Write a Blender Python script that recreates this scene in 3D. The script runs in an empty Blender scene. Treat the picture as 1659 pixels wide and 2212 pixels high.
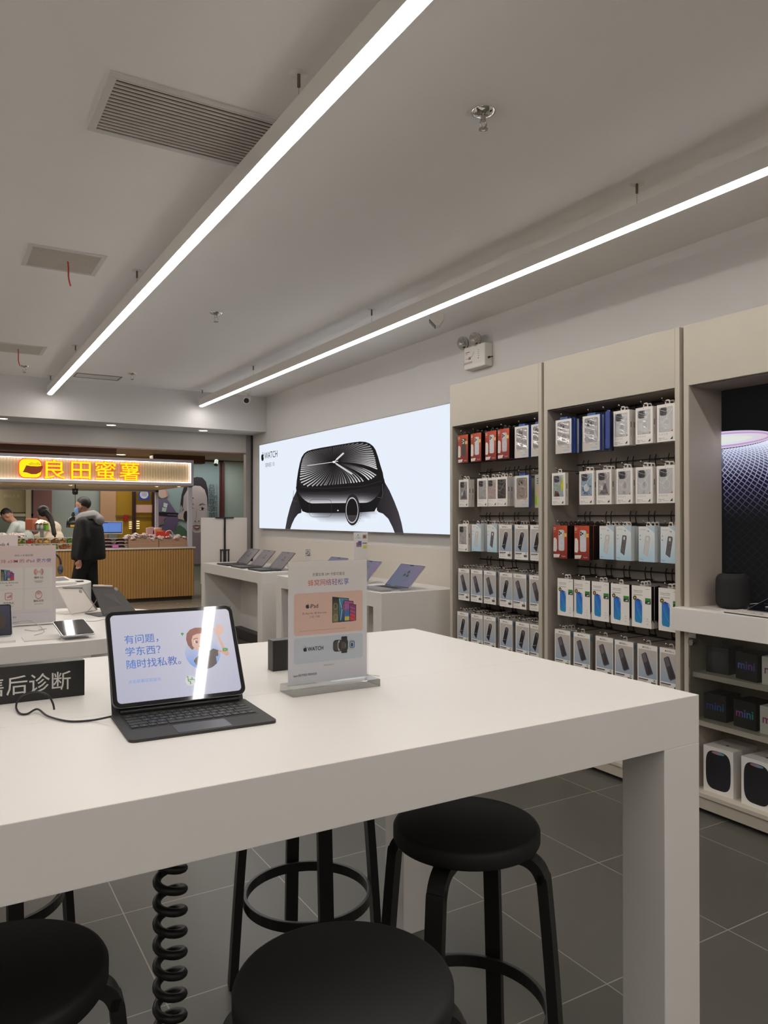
import bpy, math, random
from math import sin, cos, pi, radians as R
from mathutils import Vector, Matrix
random.seed(7)
SC = bpy.context.scene
COL = SC.collection
# ---------------------------------------------------------------- camera
cd = bpy.data.cameras.new('camera'); cam = bpy.data.objects.new('camera', cd); COL.objects.link(cam)
cam.location = (0, 0, 1.45)
cam.rotation_euler = (R(90.39), 0, R(-30.8))
cd.sensor_fit = 'VERTICAL'; cd.sensor_height = 36; cd.lens = 36 * 1630 / 2212
cd.clip_start = .05; cd.clip_end = 100
SC.camera = cam
# ---------------------------------------------------------------- world, view
w = bpy.data.worlds.new('world'); SC.world = w; w.use_nodes = True
w.node_tree.nodes['Background'].inputs[0].default_value = (1, .95, .9, 1)
w.node_tree.nodes['Background'].inputs[1].default_value = .03
vs = SC.view_settings
vs.view_transform = 'Standard'; vs.look = 'None'; vs.gamma = 1; vs.use_curve_mapping = False
vs.exposure = 0
SC.cycles.use_denoising = True
SC.cycles.max_bounces = 8; SC.cycles.diffuse_bounces = 4; SC.cycles.glossy_bounces = 4
SC.cycles.transparent_max_bounces = 12; SC.cycles.transmission_bounces = 8
SC.cycles.sample_clamp_indirect = 4; SC.cycles.caustics_reflective = False; SC.cycles.caustics_refractive = False
STRIP = 27.0          # radiance of the linear pendant lights
STRIP_COL = (1, .96, .92)
def area(name, loc, sx, sy, power, col=(1, .93, .85), rot=(0, 0, 0), spread=180):
    l = bpy.data.lights.new(name, 'AREA'); l.shape = 'RECTANGLE'; l.size = sx; l.size_y = sy; l.energy = power; l.color = col
    l.spread = R(spread)
    o = bpy.data.objects.new(name, l); COL.objects.link(o); o.location = loc; o.rotation_euler = rot
    return o
# area lamps standing in for the mall downlights and the food kiosk's inside lamps
area('mall_ceiling_lamp', (1.5, 11.2, 2.74), 5, .5, 85)
area('mall_ceiling_lamp', (3.5, 16.2, 2.74), 5, .4, 55, (1, .96, .92))
area('mall_ceiling_lamp', (-3.5, 12.0, 2.74), 4, .5, 60)
area('kiosk_ceiling_lamp', (2.2, 14.0, 1.97), 3.0, .12, 22, (1, .95, .86))
area('kiosk_ceiling_lamp', (2.4, 15.2, 1.97), 2.4, .12, 14, (1, .95, .86))
# ---------------------------------------------------------------- helpers
def lin(c):
    c = c / 255.
    return c / 12.92 if c <= .04045 else ((c + .055) / 1.055) ** 2.4
def rgb(t): return tuple(lin(x) for x in t[:3])
MATS = {}
def mat(name, col, rough=.5, metal=0, noise=0, nscale=30, emis=0, spec=.5, coat=0):
    if name in MATS: return MATS[name]
    m = bpy.data.materials.new(name); m.use_nodes = True; n = m.node_tree.nodes; L = m.node_tree.links
    b = n['Principled BSDF']; c = (*rgb(col), 1)
    b.inputs['Base Color'].default_value = c; b.inputs['Roughness'].default_value = rough
    b.inputs['Metallic'].default_value = metal; b.inputs['Specular IOR Level'].default_value = spec
    b.inputs['Coat Weight'].default_value = coat
    if emis:
        b.inputs['Emission Color'].default_value = c; b.inputs['Emission Strength'].default_value = emis
    if noise:
        t = n.new('ShaderNodeTexNoise'); t.inputs['Scale'].default_value = nscale; t.inputs['Detail'].default_value = 3
        g = n.new('ShaderNodeNewGeometry'); L.new(g.outputs['Position'], t.inputs['Vector'])
        mx = n.new('ShaderNodeMix'); mx.data_type = 'RGBA'
        mx.inputs[6].default_value = tuple(x * (1 - noise) for x in c[:3]) + (1,); mx.inputs[7].default_value = tuple(min(1, x * (1 + noise)) for x in c[:3]) + (1,)
        L.new(t.outputs['Fac'], mx.inputs[0]); L.new(mx.outputs[2], b.inputs['Base Color'])
    MATS[name] = m
    return m
def attr_mat(name, rough=.45, glow=0, coat=0, spec=.5):
    if name in MATS: return MATS[name]
    m = bpy.data.materials.new(name); m.use_nodes = True; n = m.node_tree.nodes; L = m.node_tree.links
    b = n['Principled BSDF']; a = n.new('ShaderNodeAttribute'); a.attribute_name = 'Col'
    b.inputs['Roughness'].default_value = rough; b.inputs['Coat Weight'].default_value = coat; b.inputs['Specular IOR Level'].default_value = spec
    b.inputs['Coat Roughness'].default_value = .03
    if glow:
        b.inputs['Base Color'].default_value = (.01, .01, .01, 1)
        L.new(a.outputs['Color'], b.inputs['Emission Color']); b.inputs['Emission Strength'].default_value = glow
    else: L.new(a.outputs['Color'], b.inputs['Base Color'])
    MATS[name] = m
    return m
def clear_mat(name, tint=(1, 1, 1), gloss=.12, rough=.02, k=1.0):
    if name in MATS: return MATS[name]
    m = bpy.data.materials.new(name); m.use_nodes = True; n = m.node_tree.nodes; L = m.node_tree.links
    n.remove(n['Principled BSDF']); o = n['Material Output']
    t = n.new('ShaderNodeBsdfTransparent'); t.inputs[0].default_value = (*tint, 1)
    g = n.new('ShaderNodeBsdfGlossy'); g.inputs['Roughness'].default_value = rough
    f = n.new('ShaderNodeFresnel'); f.inputs[0].default_value = 1.45
    ad = n.new('ShaderNodeMath'); ad.operation = 'MULTIPLY_ADD'; ad.inputs[1].default_value = k; ad.inputs[2].default_value = max(0, gloss - .04) if k == 1 else 0
    x = n.new('ShaderNodeMixShader'); L.new(f.outputs[0], ad.inputs[0]); L.new(ad.outputs[0], x.inputs[0]); L.new(t.outputs[0], x.inputs[1]); L.new(g.outputs[0], x.inputs[2])
    L.new(x.outputs[0], o.inputs[0]); MATS[name] = m
    return m
PRINT = attr_mat('printed_card', .42)
GLOSSP = attr_mat('glossy_print', .15, 0, .6)
BACKLIT = attr_mat('backlit_print', .7, 1.0, 0, 0)
SCREEN = attr_mat('lit_screen', .25, .95, 1.0)
class MB:
    """collects faces; build() links them as ONE mesh object"""
    def __init__(s): s.v = []; s.f = []; s.mi = []; s.c = []; s.sm = []
    def add(s, vs, fs, mi=0, col=None, smooth=False, M=None):
        b = len(s.v)
        s.v += [tuple(M @ Vector(p)) if M is not None else tuple(p) for p in vs]
        for f in fs:
            s.f.append([b + i for i in f]); s.mi.append(mi); s.sm.append(smooth)
            if callable(col): s.c.append([col(vs[i]) for i in f])
            elif col is not None and len(col) and isinstance(col[0], (tuple, list)): s.c.append([col[i] for i in f])
            else: s.c.append(col)
        return s
    def box(s, x0, x1, y0, y1, z0, z1, mi=0, col=None, M=None):
        v = [(x, y, z) for x in (x0, x1) for y in (y0, y1) for z in (z0, z1)]
        return s.add(v, [(0, 1, 3, 2), (4, 6, 7, 5), (0, 4, 5, 1), (2, 3, 7, 6), (0, 2, 6, 4), (1, 5, 7, 3)], mi, col, False, M)
    def prism(s, pts, h0, h1, ax='z', mi=0, col=None, M=None, smooth=False):
        n = len(pts)
        def P(a, b, h): return (a, b, h) if ax == 'z' else ((a, h, b) if ax == 'y' else (h, a, b))
        v = [P(a, b, h0) for a, b in pts] + [P(a, b, h1) for a, b in pts]
        s.add(v, [tuple(range(n))[::-1], tuple(range(n, 2 * n))], mi, col, False, M)
        return s.add(v, [(i, (i + 1) % n, n + (i + 1) % n, n + i) for i in range(n)], mi, col, smooth, M)
    def lathe(s, prof, n=32, c=(0, 0, 0), mi=0, col=None, M=None, smooth=True):
        v = []
        for r, z in prof:
            for i in range(n):
                a = 2 * pi * i / n; v.append((c[0] + r * cos(a), c[1] + r * sin(a), c[2] + z))
        fs = [(j * n + i, j * n + (i + 1) % n, (j + 1) * n + (i + 1) % n, (j + 1) * n + i) for j in range(len(prof) - 1) for i in range(n)]
        return s.add(v, fs, mi, col, smooth, M)
    def cyl(s, p0, p1, r0, r1=None, n=16, mi=0, col=None, smooth=True):
        r1 = r0 if r1 is None else r1
        p0, p1 = Vector(p0), Vector(p1); d = (p1 - p0); q = d.to_track_quat('Z', 'Y').to_matrix().to_4x4(); M = Matrix.Translation(p0) @ q; l = d.length
        s.lathe([(1e-4, 0), (r0, 0)], n, (0, 0, 0), mi, col, M, False); s.lathe([(r0, 0), (r1, l)], n, (0, 0, 0), mi, col, M, smooth)
        return s.lathe([(r1, l), (1e-4, l)], n, (0, 0, 0), mi, col, M, False)
    def tube(s, pts, r, n=8, mi=0, col=None, closed=False, flat=None):
        pts = [Vector(p) for p in pts]; k = len(pts); v = []
        up = Vector((0, 0, 1)); prev = None
        for i, p in enumerate(pts):
            a = pts[i - 1] if (i or closed) else p; b = pts[(i + 1) % k] if (i < k - 1 or closed) else p
            t = (b - a).normalized()
            if prev is None:
                side = t.cross(up); side = side.normalized() if side.length > .05 else Vector((1, 0, 0))
            else: side = (prev - t * prev.dot(t)).normalized()
            prev = side; nn = side.cross(t).normalized(); ri = r[i] if isinstance(r, (list, tuple)) else r
            for j in range(n):
                g = 2 * pi * j / n + (pi / 4 if n == 4 else 0)
                fa, fb = flat if flat else (1, 1)
                v.append(p + side * cos(g) * ri * fa + nn * sin(g) * ri * fb)
        m = k if closed else k - 1
        fs = [(i * n + j, i * n + (j + 1) % n, ((i + 1) % k) * n + (j + 1) % n, ((i + 1) % k) * n + j) for i in range(m) for j in range(n)]
        if not closed: fs += [tuple(range(n))[::-1], tuple((k - 1) * n + j for j in range(n))]
        return s.add(v, fs, mi, col, n > 4)
    def ball(s, c, r, n=16, mi=0, col=None, sc=(1, 1, 1), M=None):
        prof = [(max(1e-4, r * sin(pi * i / (n // 2))), -r * cos(pi * i / (n // 2))) for i in range(n // 2 + 1)]
        MM = Matrix.Translation(c) @ Matrix.Diagonal((*sc, 1)); MM = MM if M is None else M @ MM
        return s.lathe(prof, n, (0, 0, 0), mi, col, MM)
    def build(s, name, mats, parent=None, bevel=0, seg=2, remesh=0, smoothit=0, subd=0):
        me = bpy.data.meshes.new(name); me.from_pydata(s.v, [], s.f)
        mats = mats if isinstance(mats, (list, tuple)) else [mats]
        for m in mats: me.materials.append(m)
        me.polygons.foreach_set('material_index', s.mi); me.polygons.foreach_set('use_smooth', s.sm)
        if any(c is not None for c in s.c):
            a = me.color_attributes.new('Col', 'FLOAT_COLOR', 'CORNER'); buf = []
            for f, c in zip(s.f, s.c):
                if c is None: c = (200, 200, 200)
                if isinstance(c[0], (tuple, list)):
                    for q in c: buf += [*rgb(q), 1]
                else:
                    buf += [*rgb(c), 1] * len(f)
            a.data.foreach_set('color', buf)
        me.update()
        o = bpy.data.objects.new(name, me); COL.objects.link(o)
        if parent: o.parent = parent
        if remesh:
            md = o.modifiers.new('r', 'REMESH'); md.mode = 'VOXEL'; md.voxel_size = remesh; md.use_smooth_shade = True
        if smoothit:
            md = o.modifiers.new('s', 'SMOOTH'); md.iterations = smoothit; md.factor = .6
        if subd:
            md = o.modifiers.new('d', 'SUBSURF'); md.levels = subd; md.render_levels = subd
        if bevel:
            md = o.modifiers.new('b', 'BEVEL'); md.width = bevel; md.segments = seg; md.limit_method = 'ANGLE'
        return o
def tag(o, label, cat, group=None, kind=None):
    o['label'] = label; o['category'] = cat
    if group: o['group'] = group
    if kind: o['kind'] = kind
    return o
def thing(name, label, cat, loc=(0, 0, 0), rz=0, group=None):
    o = bpy.data.objects.new(name, None); o.empty_display_size = .05; COL.objects.link(o)
    o.location = loc; o.rotation_euler = (0, 0, rz); return tag(o, label, cat, group)
def struct(o): o['kind'] = 'structure'; return o
def dup(root, loc, rz=None, label=None, group=None, skip=()):
    r = root.copy(); COL.objects.link(r); r.location = loc
    if rz is not None: r.rotation_euler = (0, 0, rz)
    if label: r['label'] = label
    if group: r['group'] = group
    for ch in list(root.children):
        if ch.name.split('.')[0] in skip: continue
        c = ch.copy(); COL.objects.link(c); c.parent = r
        for g in ch.children:
            d = g.copy(); COL.objects.link(d); d.parent = c
    return r
# ---------------------------------------------------------------- flat print on a real surface
TX = {}
def textmesh(body, bold=0):
    k = (body, bold)
    if k not in TX:
        c = bpy.data.curves.new('t', 'FONT'); c.body = body; c.resolution_u = 2; c.offset = bold
        o = bpy.data.objects.new('t', c); COL.objects.link(o); bpy.context.view_layer.update()
        m = bpy.data.meshes.new_from_object(o.evaluated_get(bpy.context.evaluated_depsgraph_get()))
        v = [(p.co.x, p.co.y) for p in m.vertices]; f = [tuple(p.vertices) for p in m.polygons]
        xs = [p[0] for p in v] or [0]
        TX[k] = (v, f, min(xs), max(xs))
        bpy.data.objects.remove(o); bpy.data.curves.remove(c); bpy.data.meshes.remove(m)
    return TX[k]
def mixc(a, b, t): t = max(0, min(1, t)); return tuple(a[i] + (b[i] - a[i]) * t for i in range(3))
class Canvas:
    """draws flat printed shapes on the plane O + u U + v V, each a hair in front of the last"""
    def __init__(s, mb, O, U, V, eps=.00012, start=.0002, mi=0, warp=None):
        s.mb = mb; s.O = Vector(O); s.U = Vector(U).normalized(); s.V = Vector(V).normalized(); s.N = s.U.cross(s.V); s.e = eps; s.k = start; s.mi = mi; s.warp = warp
    def put(s, pts, faces, col):
        c = [col(*p) for p in pts] if callable(col) else col
        if s.warp: pts = [s.warp(*p) for p in pts]
        s.mb.add([s.O + s.U * a + s.V * b + s.N * s.k for a, b in pts], faces, s.mi, c); s.k += s.e
    def poly(s, pts, col): s.put(pts, [tuple(range(len(pts)))], col)
    def rect(s, u0, v0, u1, v1, col): s.poly([(u0, v0), (u1, v0), (u1, v1), (u0, v1)], col)
    def rrect(s, u0, v0, u1, v1, r, col, n=5, rot=0):
        p = rr(u0, v0, u1, v1, r, n)
        if rot:
            cx, cy = (u0 + u1) / 2, (v0 + v1) / 2
            p = [(cx + (a - cx) * cos(rot) - (b - cy) * sin(rot), cy + (a - cx) * sin(rot) + (b - cy) * cos(rot)) for a, b in p]
        s.poly(p, col)
    def ell(s, cu, cv, ru, rv, col, n=24): s.poly([(cu + ru * cos(2 * pi * i / n), cv + rv * sin(2 * pi * i / n)) for i in range(n)], col)
    def ring(s, cu, cv, ru, rv, wd, col, n=24, a0=0, a1=2 * pi):
        p = [(cu + ru * k * cos(a0 + (a1 - a0) * i / n), cv + rv * k * sin(a0 + (a1 - a0) * i / n)) for k in (1, 1 - wd) for i in range(n + 1)]
        s.put(p, [(i, i + 1, n + 2 + i, n + 1 + i) for i in range(n)], col)
    def line(s, pts, wd, col, w1=None):
        out = []; n = len(pts)
        for i, (a, b) in enumerate(pts):
            p, q = pts[max(0, i - 1)], pts[min(n - 1, i + 1)]; dx, dy = q[0] - p[0], q[1] - p[1]; l = math.hypot(dx, dy) or 1
            h = (wd if w1 is None else wd + (w1 - wd) * i / (n - 1)) / 2; out.append((a - dy / l * h, b + dx / l * h)); out.append((a + dy / l * h, b - dx / l * h))
        s.put(out, [(2 * i, 2 * i + 1, 2 * i + 3, 2 * i + 2) for i in range(n - 1)], col)
    def text(s, body, u, v, size, col, align='c', bold=0, sx=1, rot=0, width=None):
        vv, ff, x0, x1 = textmesh(body, bold)
        if width: sx = width / max(1e-6, (x1 - x0) * size)
        off = {'c': (x0 + x1) / 2, 'l': x0, 'r': x1}[align]
        pts = [((a - off) * size * sx, b * size) for a, b in vv]
        if rot: pts = [(a * cos(rot) - b * sin(rot), a * sin(rot) + b * cos(rot)) for a, b in pts]
        s.put([(u + a, v + b) for a, b in pts], ff, col)
    def apple(s, u, v, h, col):
        k = h / 1.2
        body = [(0, .78), (.12, .84), (.26, .85), (.38, .8), (.46, .7), (.37, .62), (.33, .5), (.36, .38), (.48, .27), (.42, .12), (.32, -.02), (.22, -.1), (.1, -.08), (0, -.05), (-.1, -.08), (-.22, -.1), (-.33, 0), (-.44, .2), (-.49, .42), (-.46, .62), (-.36, .78), (-.22, .85), (-.1, .83)]
        s.poly([(u + a * k, v + b * k) for a, b in body], col)
        s.poly([(u + a * k, v + b * k) for a, b in [(.0, .9), (.03, 1.02), (.12, 1.12), (.23, 1.15), (.22, 1.03), (.14, .93)]], col)
def rr(u0, v0, u1, v1, r, n=5):
    p = []
    for cx, cy, a in ((u1 - r, v1 - r, 0), (u0 + r, v1 - r, 90), (u0 + r, v0 + r, 180), (u1 - r, v0 + r, 270)):
        p += [(cx + r * cos(R(a + 90 * i / n)), cy + r * sin(R(a + 90 * i / n))) for i in range(n + 1)]
    return p
def spline(pts, n=8):
    P = [Vector(p) for p in pts]; out = []
    for i in range(len(P) - 1):
        a, b, c, d = P[max(0, i - 1)], P[i], P[i + 1], P[min(len(P) - 1, i + 2)]
        for j in range(n):
            t = j / n; out.append(.5 * ((2 * b) + (c - a) * t + (2 * a - 5 * b + 4 * c - d) * t * t + (3 * b - a - 3 * c + d) * t ** 3))
    return out + [P[-1]]
WHITE = mat('white_laminate', (228, 223, 217), .42, noise=.015, nscale=4)
WALLM = mat('painted_plaster', (208, 205, 202), .8, noise=.02, nscale=2.5)
BEIGE = mat('beige_cabinet_board', (190, 181, 166), .5, noise=.03, nscale=9)
GREYB = mat('grey_cabinet_board', (158, 147, 136), .55, noise=.04, nscale=7)
BLACKW = mat('black_stained_wood', (26, 25, 23), .38, noise=.25, nscale=60)
STEEL = mat('brushed_steel', (190, 186, 180), .25, 1)
CHROME = mat('chrome', (215, 212, 208), .08, 1)
BLACKP = mat('black_plastic', (20, 20, 21), .35)
DARKM = mat('dark_metal', (40, 38, 37), .4, .6)
WHITEP = mat('white_plastic', (222, 217, 210), .35)
ALU = mat('silver_aluminium', (176, 176, 180), .3, .85)
SPACE = mat('space_grey_aluminium', (70, 70, 74), .35, .8)
CLEAR = clear_mat('clear_acrylic', (.99, .995, .99), .10, .02, .45)
FILM = clear_mat('clear_plastic_film', (.985, .985, .985), .05, .08, .35)
GLASSD = clear_mat('greenish_glass', (.965, .98, .965), .05, .0, .8)
# ---------------------------------------------------------------- room shell
def tile_mat(name, c1, grout, size, ox, oy, wd, rough, nz=.12):
    m = bpy.data.materials.new(name); m.use_nodes = True; n = m.node_tree.nodes; L = m.node_tree.links; b = n['Principled BSDF']
    g = n.new('ShaderNodeNewGeometry'); sp = n.new('ShaderNodeSeparateXYZ'); L.new(g.outputs['Position'], sp.inputs[0])
    def mth(op, a, bb=None, c=None):
        x = n.new('ShaderNodeMath'); x.operation = op
        for i, q in enumerate((a, bb, c)):
            if q is None: continue
            if isinstance(q, (int, float)): x.inputs[i].default_value = q
            else: L.new(q, x.inputs[i])
        return x.outputs[0]
    e = []; ids = []
    for k, o in (('X', ox), ('Y', oy)):
        t = mth('DIVIDE', mth('SUBTRACT', sp.outputs[k], o), size)
        f = mth('FRACT', t); e.append(mth('LESS_THAN', mth('MINIMUM', f, mth('SUBTRACT', 1, f)), wd / size)); ids.append(mth('FLOOR', t))
    gr = mth('MAXIMUM', *e)
    wn = n.new('ShaderNodeTexWhiteNoise'); wn.noise_dimensions = '2D'; cb = n.new('ShaderNodeCombineXYZ'); L.new(ids[0], cb.inputs[0]); L.new(ids[1], cb.inputs[1]); L.new(cb.outputs[0], wn.inputs['Vector'])
    ns = n.new('ShaderNodeTexNoise'); ns.inputs['Scale'].default_value = 9; ns.inputs['Detail'].default_value = 6; L.new(g.outputs['Position'], ns.inputs['Vector'])
    v = mth('ADD', mth('MULTIPLY', wn.outputs[0], nz), mth('MULTIPLY', ns.outputs['Fac'], nz * 1.4))
    v = mth('ADD', v, 1 - nz * 1.2)
    hs = n.new('ShaderNodeHueSaturation'); hs.inputs['Color'].default_value = (*rgb(c1), 1); L.new(v, hs.inputs['Value'])
    mx = n.new('ShaderNodeMix'); mx.data_type = 'RGBA'; L.new(gr, mx.inputs[0]); L.new(hs.outputs[0], mx.inputs[6]); mx.inputs[7].default_value = (*rgb(grout), 1)
    L.new(mx.outputs[2], b.inputs['Base Color'])
    L.new(mth('ADD', mth('MULTIPLY', ns.outputs['Fac'], .12), rough - .06), b.inputs['Roughness'])
    return m
FLOORM = tile_mat('dark_floor_tile', (84, 82, 75), (150, 146, 136), .6, 0, .467, .002, .34)
MALLF = tile_mat('mall_stone_floor', (142, 134, 120), (90, 82, 72), .9, .3, .2, .004, .22)
m = MB().box(-4.6, 3.6, -7.6, 9.3, -.08, 0); struct(m.build('floor', FLOORM))
m = MB().box(-8, 12, 9.3, 20, -.08, 0); struct(m.build('floor_mall', MALLF))
m = MB().box(-4.6, 3.66, -7.6, 8.74, 2.93, 3.02); struct(m.build('ceiling', mat('ceiling_paint', (246, 242, 238), .85, noise=.02, nscale=2.5)))
m = MB().box(3.52, 3.66, -7.6, 9.32, 0, 2.93); struct(m.build('wall_right', WALLM))
m = MB().box(-4.7, -4.6, -7.6, 9.3, 0, 2.93); struct(m.build('wall_left', WALLM))
m = MB().box(-4.6, 3.52, -7.7, -7.6, 0, 2.93); struct(m.build('wall_back', WALLM))
# bulkhead over the shop front with a soffit, then a head panel behind a dark slot
m = MB().box(-4.6, 3.52, 8.74, 9.20, 2.50, 3.0); struct(m.build('wall_front', WALLM, bevel=.003))
m = MB().box(-4.6, 3.44, 9.235, 9.32, 2.275, 3.0); struct(m.build('trim_1', mat('head_panel_paint', (205, 200, 194), .6)))
m = MB().box(-4.6, 3.5, 9.205, 9.232, 2.505, 2.56, 0).box(3.505, 3.52, 9.2, 9.235, 0, 2.51)
struct(m.build('trim_2', mat('dark_track', (58, 48, 42), .4, .4)))
m = MB().box(3.44, 3.505, 9.235, 9.32, 0, 2.51); struct(m.build('trim_3', mat('grey_post', (158, 154, 152), .45, .2)))
m = MB().box(-4.6, 3.44, 9.24, 9.30, 2.262, 2.275); struct(m.build('trim_4', mat('pink_copper_trim', (150, 118, 108), .3, .5)))
# low wall lining behind the laptop tables
m = MB().box(3.475, 3.52, 4.47, 8.86, 0, 1.195); struct(m.build('trim_5', mat('wall_lining_board', (214, 205, 194), .6)))
# ceiling access panel: a frame line
m = MB()
for a in ((1.25, 1.70, 8.24, 8.25), (1.25, 1.70, 8.47, 8.48), (1.25, 1.26, 8.25, 8.47), (1.69, 1.70, 8.25, 8.47)): m.box(*a, 2.924, 2.93)
m.box(1.27, 1.68, 8.26, 8.46, 2.926, 2.93, 1)
tag(m.build('access_panel', [mat('panel_gap', (120, 112, 102), .7), WALLM]), 'white ceiling access panel with thin frame by the shop front', 'access panel')
# ---------------------------------------------------------------- linear pendant lights
GLOW = mat('led_diffuser', (255, 255, 255), .5)
n_ = GLOW.node_tree.nodes['Principled BSDF']; n_.inputs['Emission Color'].default_value = (*STRIP_COL, 1); n_.inputs['Emission Strength'].default_value = STRIP
BODYM = mat('pendant_housing', (226, 221, 215), .45, .1)
def pendant(x, y0, y1, anchors, label):
    t = thing('linear_pendant_light', label, 'pendant light', (x, y0, 2.93), 0, 'linear pendant lights'); L = y1 - y0
    MB().box(-.027, .027, 0, L, -.185, -.105).build('housing', BODYM, t, bevel=.002)
    pr = [(-.0265, -.1855)] + [(.0265 * cos(R(180 + 12 * i)), -.1855 + .011 * sin(R(180 + 12 * i))) for i in range(1, 15)] + [(.0265, -.1855)]
    MB().prism(pr, .03, L - .03, 'y').build('diffuser', GLOW, t)
    for a in anchors:
        a -= y0
        m = MB().tube([(0, a, -.105), (0, a, -.002)], .0012, 6).cyl((0, a, -.11), (0, a, -.10), .006, .004, 8)
        c = m.build('suspension_cable', STEEL, t)
        MB().lathe([(.0001, -.003), (.03, -.003), (.03, 0)], 24, (0, a, 0)).build('ceiling_rose', WHITEP, c)
        MB().cyl((0, a, -.045), (0, a, -.002), .006, .006, 10).build('cable_gripper', mat('bronze_gripper', (110, 98, 88), .4, .5), c)
pendant(1.04, -6.8, 8.62, (2.30, 4.64, 6.93, 8.55), 'long glowing linear pendant light hanging above the grey air vents')  # strips run on well behind the camera for extra light
pendant(2.67, -6.8, 8.66, (2.29, 4.65, 6.97, 8.60), 'long glowing linear pendant light hanging beside the wall with emergency lamps')
pendant(-.6, -6.8, 8.6, (2.3, 4.64), 'unseen linear pendant light added beside the seen ones to light the room')  # unseen strip, added for its light
pendant(-2.3, -6.8, 8.6, (2.3, 4.64), 'unseen linear pendant light added near the far wall to light the room')  # another unseen strip added to brighten the room
# ---------------------------------------------------------------- ceiling fittings
VENTM = mat('vent_grey', (206, 199, 188), .55)
def vent(x0, x1, y0, y1, n, label, ribbon=False, dark=(36, 31, 27)):
    t = thing('ceiling_vent', label, 'air vent', ((x0 + x1) / 2, (y0 + y1) / 2, 2.93), 0, 'ceiling air vents')
    w, d = (x1 - x0) / 2, (y1 - y0) / 2; f = .028
    m = MB()
    for a in ((-w, w, -d, -d + f), (-w, w, d - f, d), (-w, -w + f, -d + f, d - f), (w - f, w, -d + f, d - f)): m.box(*a, -.006, 0)
    m.build('frame', WALLM, t, bevel=.001)
    MB().box(-w + f, w - f, -d + f, d - f, -.001, 0).build('duct_shade_sheet', mat('vent_dark_%d' % dark[0], dark, .8), t)  # dark sheet imitates the shade of the duct between the slats
    m = MB(); y = -d + f; st = (2 * d - 2 * f) / n
    for i in range(n): m.prism([(y + i * st, -.0012), (y + i * st + st * .06, -.006), (y + i * st + st * .42, -.006), (y + i * st + st * .36, -.0012)], -w + f, w - f, 'x')
    m.build('slats', VENTM, t)
    if ribbon:
        m = MB(); m.tube(spline([(.02, -.02, -.01), (.022, -.03, -.05), (.02, -.05, -.11), (.03, -.055, -.16)], 5), .006, 4, flat=(1, .15)); m.build('red_ribbon', mat('red_ribbon_cloth', (190, 62, 50), .6), t)
vent(.495, 1.12, 2.60, 3.04, 16, 'large slatted ceiling vent closest to the camera, without a ribbon')
vent(.43, .84, 4.47, 4.87, 20, 'square ceiling vent with red ribbon, middle of the vent row', True, (110, 102, 92))
vent(.37, .84, 7.13, 7.51, 20, 'small ceiling vent with red ribbon, last before the shop front', True, (96, 88, 78))
def sprinkler(x, y, label):
    t = thing('fire_sprinkler', label, 'sprinkler', (x, y, 2.93), 0, 'ceiling fire sprinklers')
    MB().lathe([(.045, 0), (.045, -.003), (.03, -.012), (.012, -.018), (.0001, -.018)], 28).build('escutcheon', CHROME, t)
    m = MB().cyl((0, 0, -.035), (0, 0, -.012), .009, .011, 12)
    for s in (-1, 1): m.tube(spline([(s * .009, 0, -.03), (s * .014, 0, -.045), (s * .003, 0, -.062)], 4), .0028, 6)
    m.build('frame_arms', STEEL, t)
    m = MB()
    for i in range(12):
        a = 2 * pi * i / 12; m.prism([(.004 * cos(a - .3), .004 * sin(a - .3)), (.017 * cos(a - .18), .017 * sin(a - .18)), (.017 * cos(a + .18), .017 * sin(a + .18)), (.004 * cos(a + .3), .004 * sin(a + .3))], -.066, -.063)
    m.lathe([(.0001, -.067), (.007, -.067), (.007, -.062), (.0001, -.062)], 14)
    m.build('deflector', STEEL, t)
sprinkler(1.717, 2.172, 'chrome ceiling sprinkler closest to the camera, between both lit strips')
sprinkler(1.749, 5.311, 'chrome ceiling sprinkler halfway along the ceiling between the lit strips')
sprinkler(1.746, 7.99, 'small chrome ceiling sprinkler near the ceiling access panel')
sprinkler(.755, 8.139, 'small chrome ceiling sprinkler behind the ribboned vents by the shop front')
def downlight(x, y, z, label, r=.05, st=6):
    t = thing('recessed_downlight', label, 'downlight', (x, y, z), 0, 'round recessed downlights')
    MB().lathe([(r, -.001), (r + .012, -.004), (r + .014, 0)], 28).build('trim_ring', WHITEP, t)
    MB().lathe([(.0001, -.002), (r, -.002)], 28).build('lens', mat('downlight_lens_%g' % st, (255, 246, 232), .5, emis=st), t)
    return t
for i, x in enumerate((.62, 1.73, 2.80)):
    downlight(x, 8.98, 2.50, ('glowing round downlight in the soffit, first from the picture edge', 'glowing round downlight in the soffit, between the two others', 'glowing round downlight in the soffit, closest to the lit watch poster')[i])
# surveillance cameras
t = thing('security_camera', 'white bullet security camera on ceiling beyond the end of the lit strip', 'security camera', (3.16, 8.45, 2.93))
MB().lathe([(.05, 0), (.05, -.02), (.02, -.03), (.0001, -.03)], 24).tube(spline([(0, 0, -.02), (.03, 0, -.05), (.0, -.02, -.08)], 5), .012, 8).build('bracket', WHITEP, t)
MB().cyl((.03, .06, -.075), (-.045, -.10, -.125), .04, .042, 20).build('camera_body', WHITEP, t)
MB().cyl((-.044, -.098, -.124), (-.047, -.104, -.126), .03, .03, 20).build('lens_face', BLACKP, t)
t = thing('motion_detector', 'white angled detector on the ceiling just behind the lit strip', 'detector', (3.16, 4.54, 2.93), R(-35))
MB().prism([(-.055, 0), (.05, 0), (.045, -.045), (.015, -.085), (-.012, -.088), (-.055, -.045)], -.04, .04, 'y').build('detector_body', WHITEP, t, bevel=.006)
MB().prism([(-.060, -.042), (-.054, -.040), (-.010, -.088), (-.015, -.092)], -.042, .042, 'y').build('visor', mat('visor_grey', (96, 90, 84), .4), t)
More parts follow.
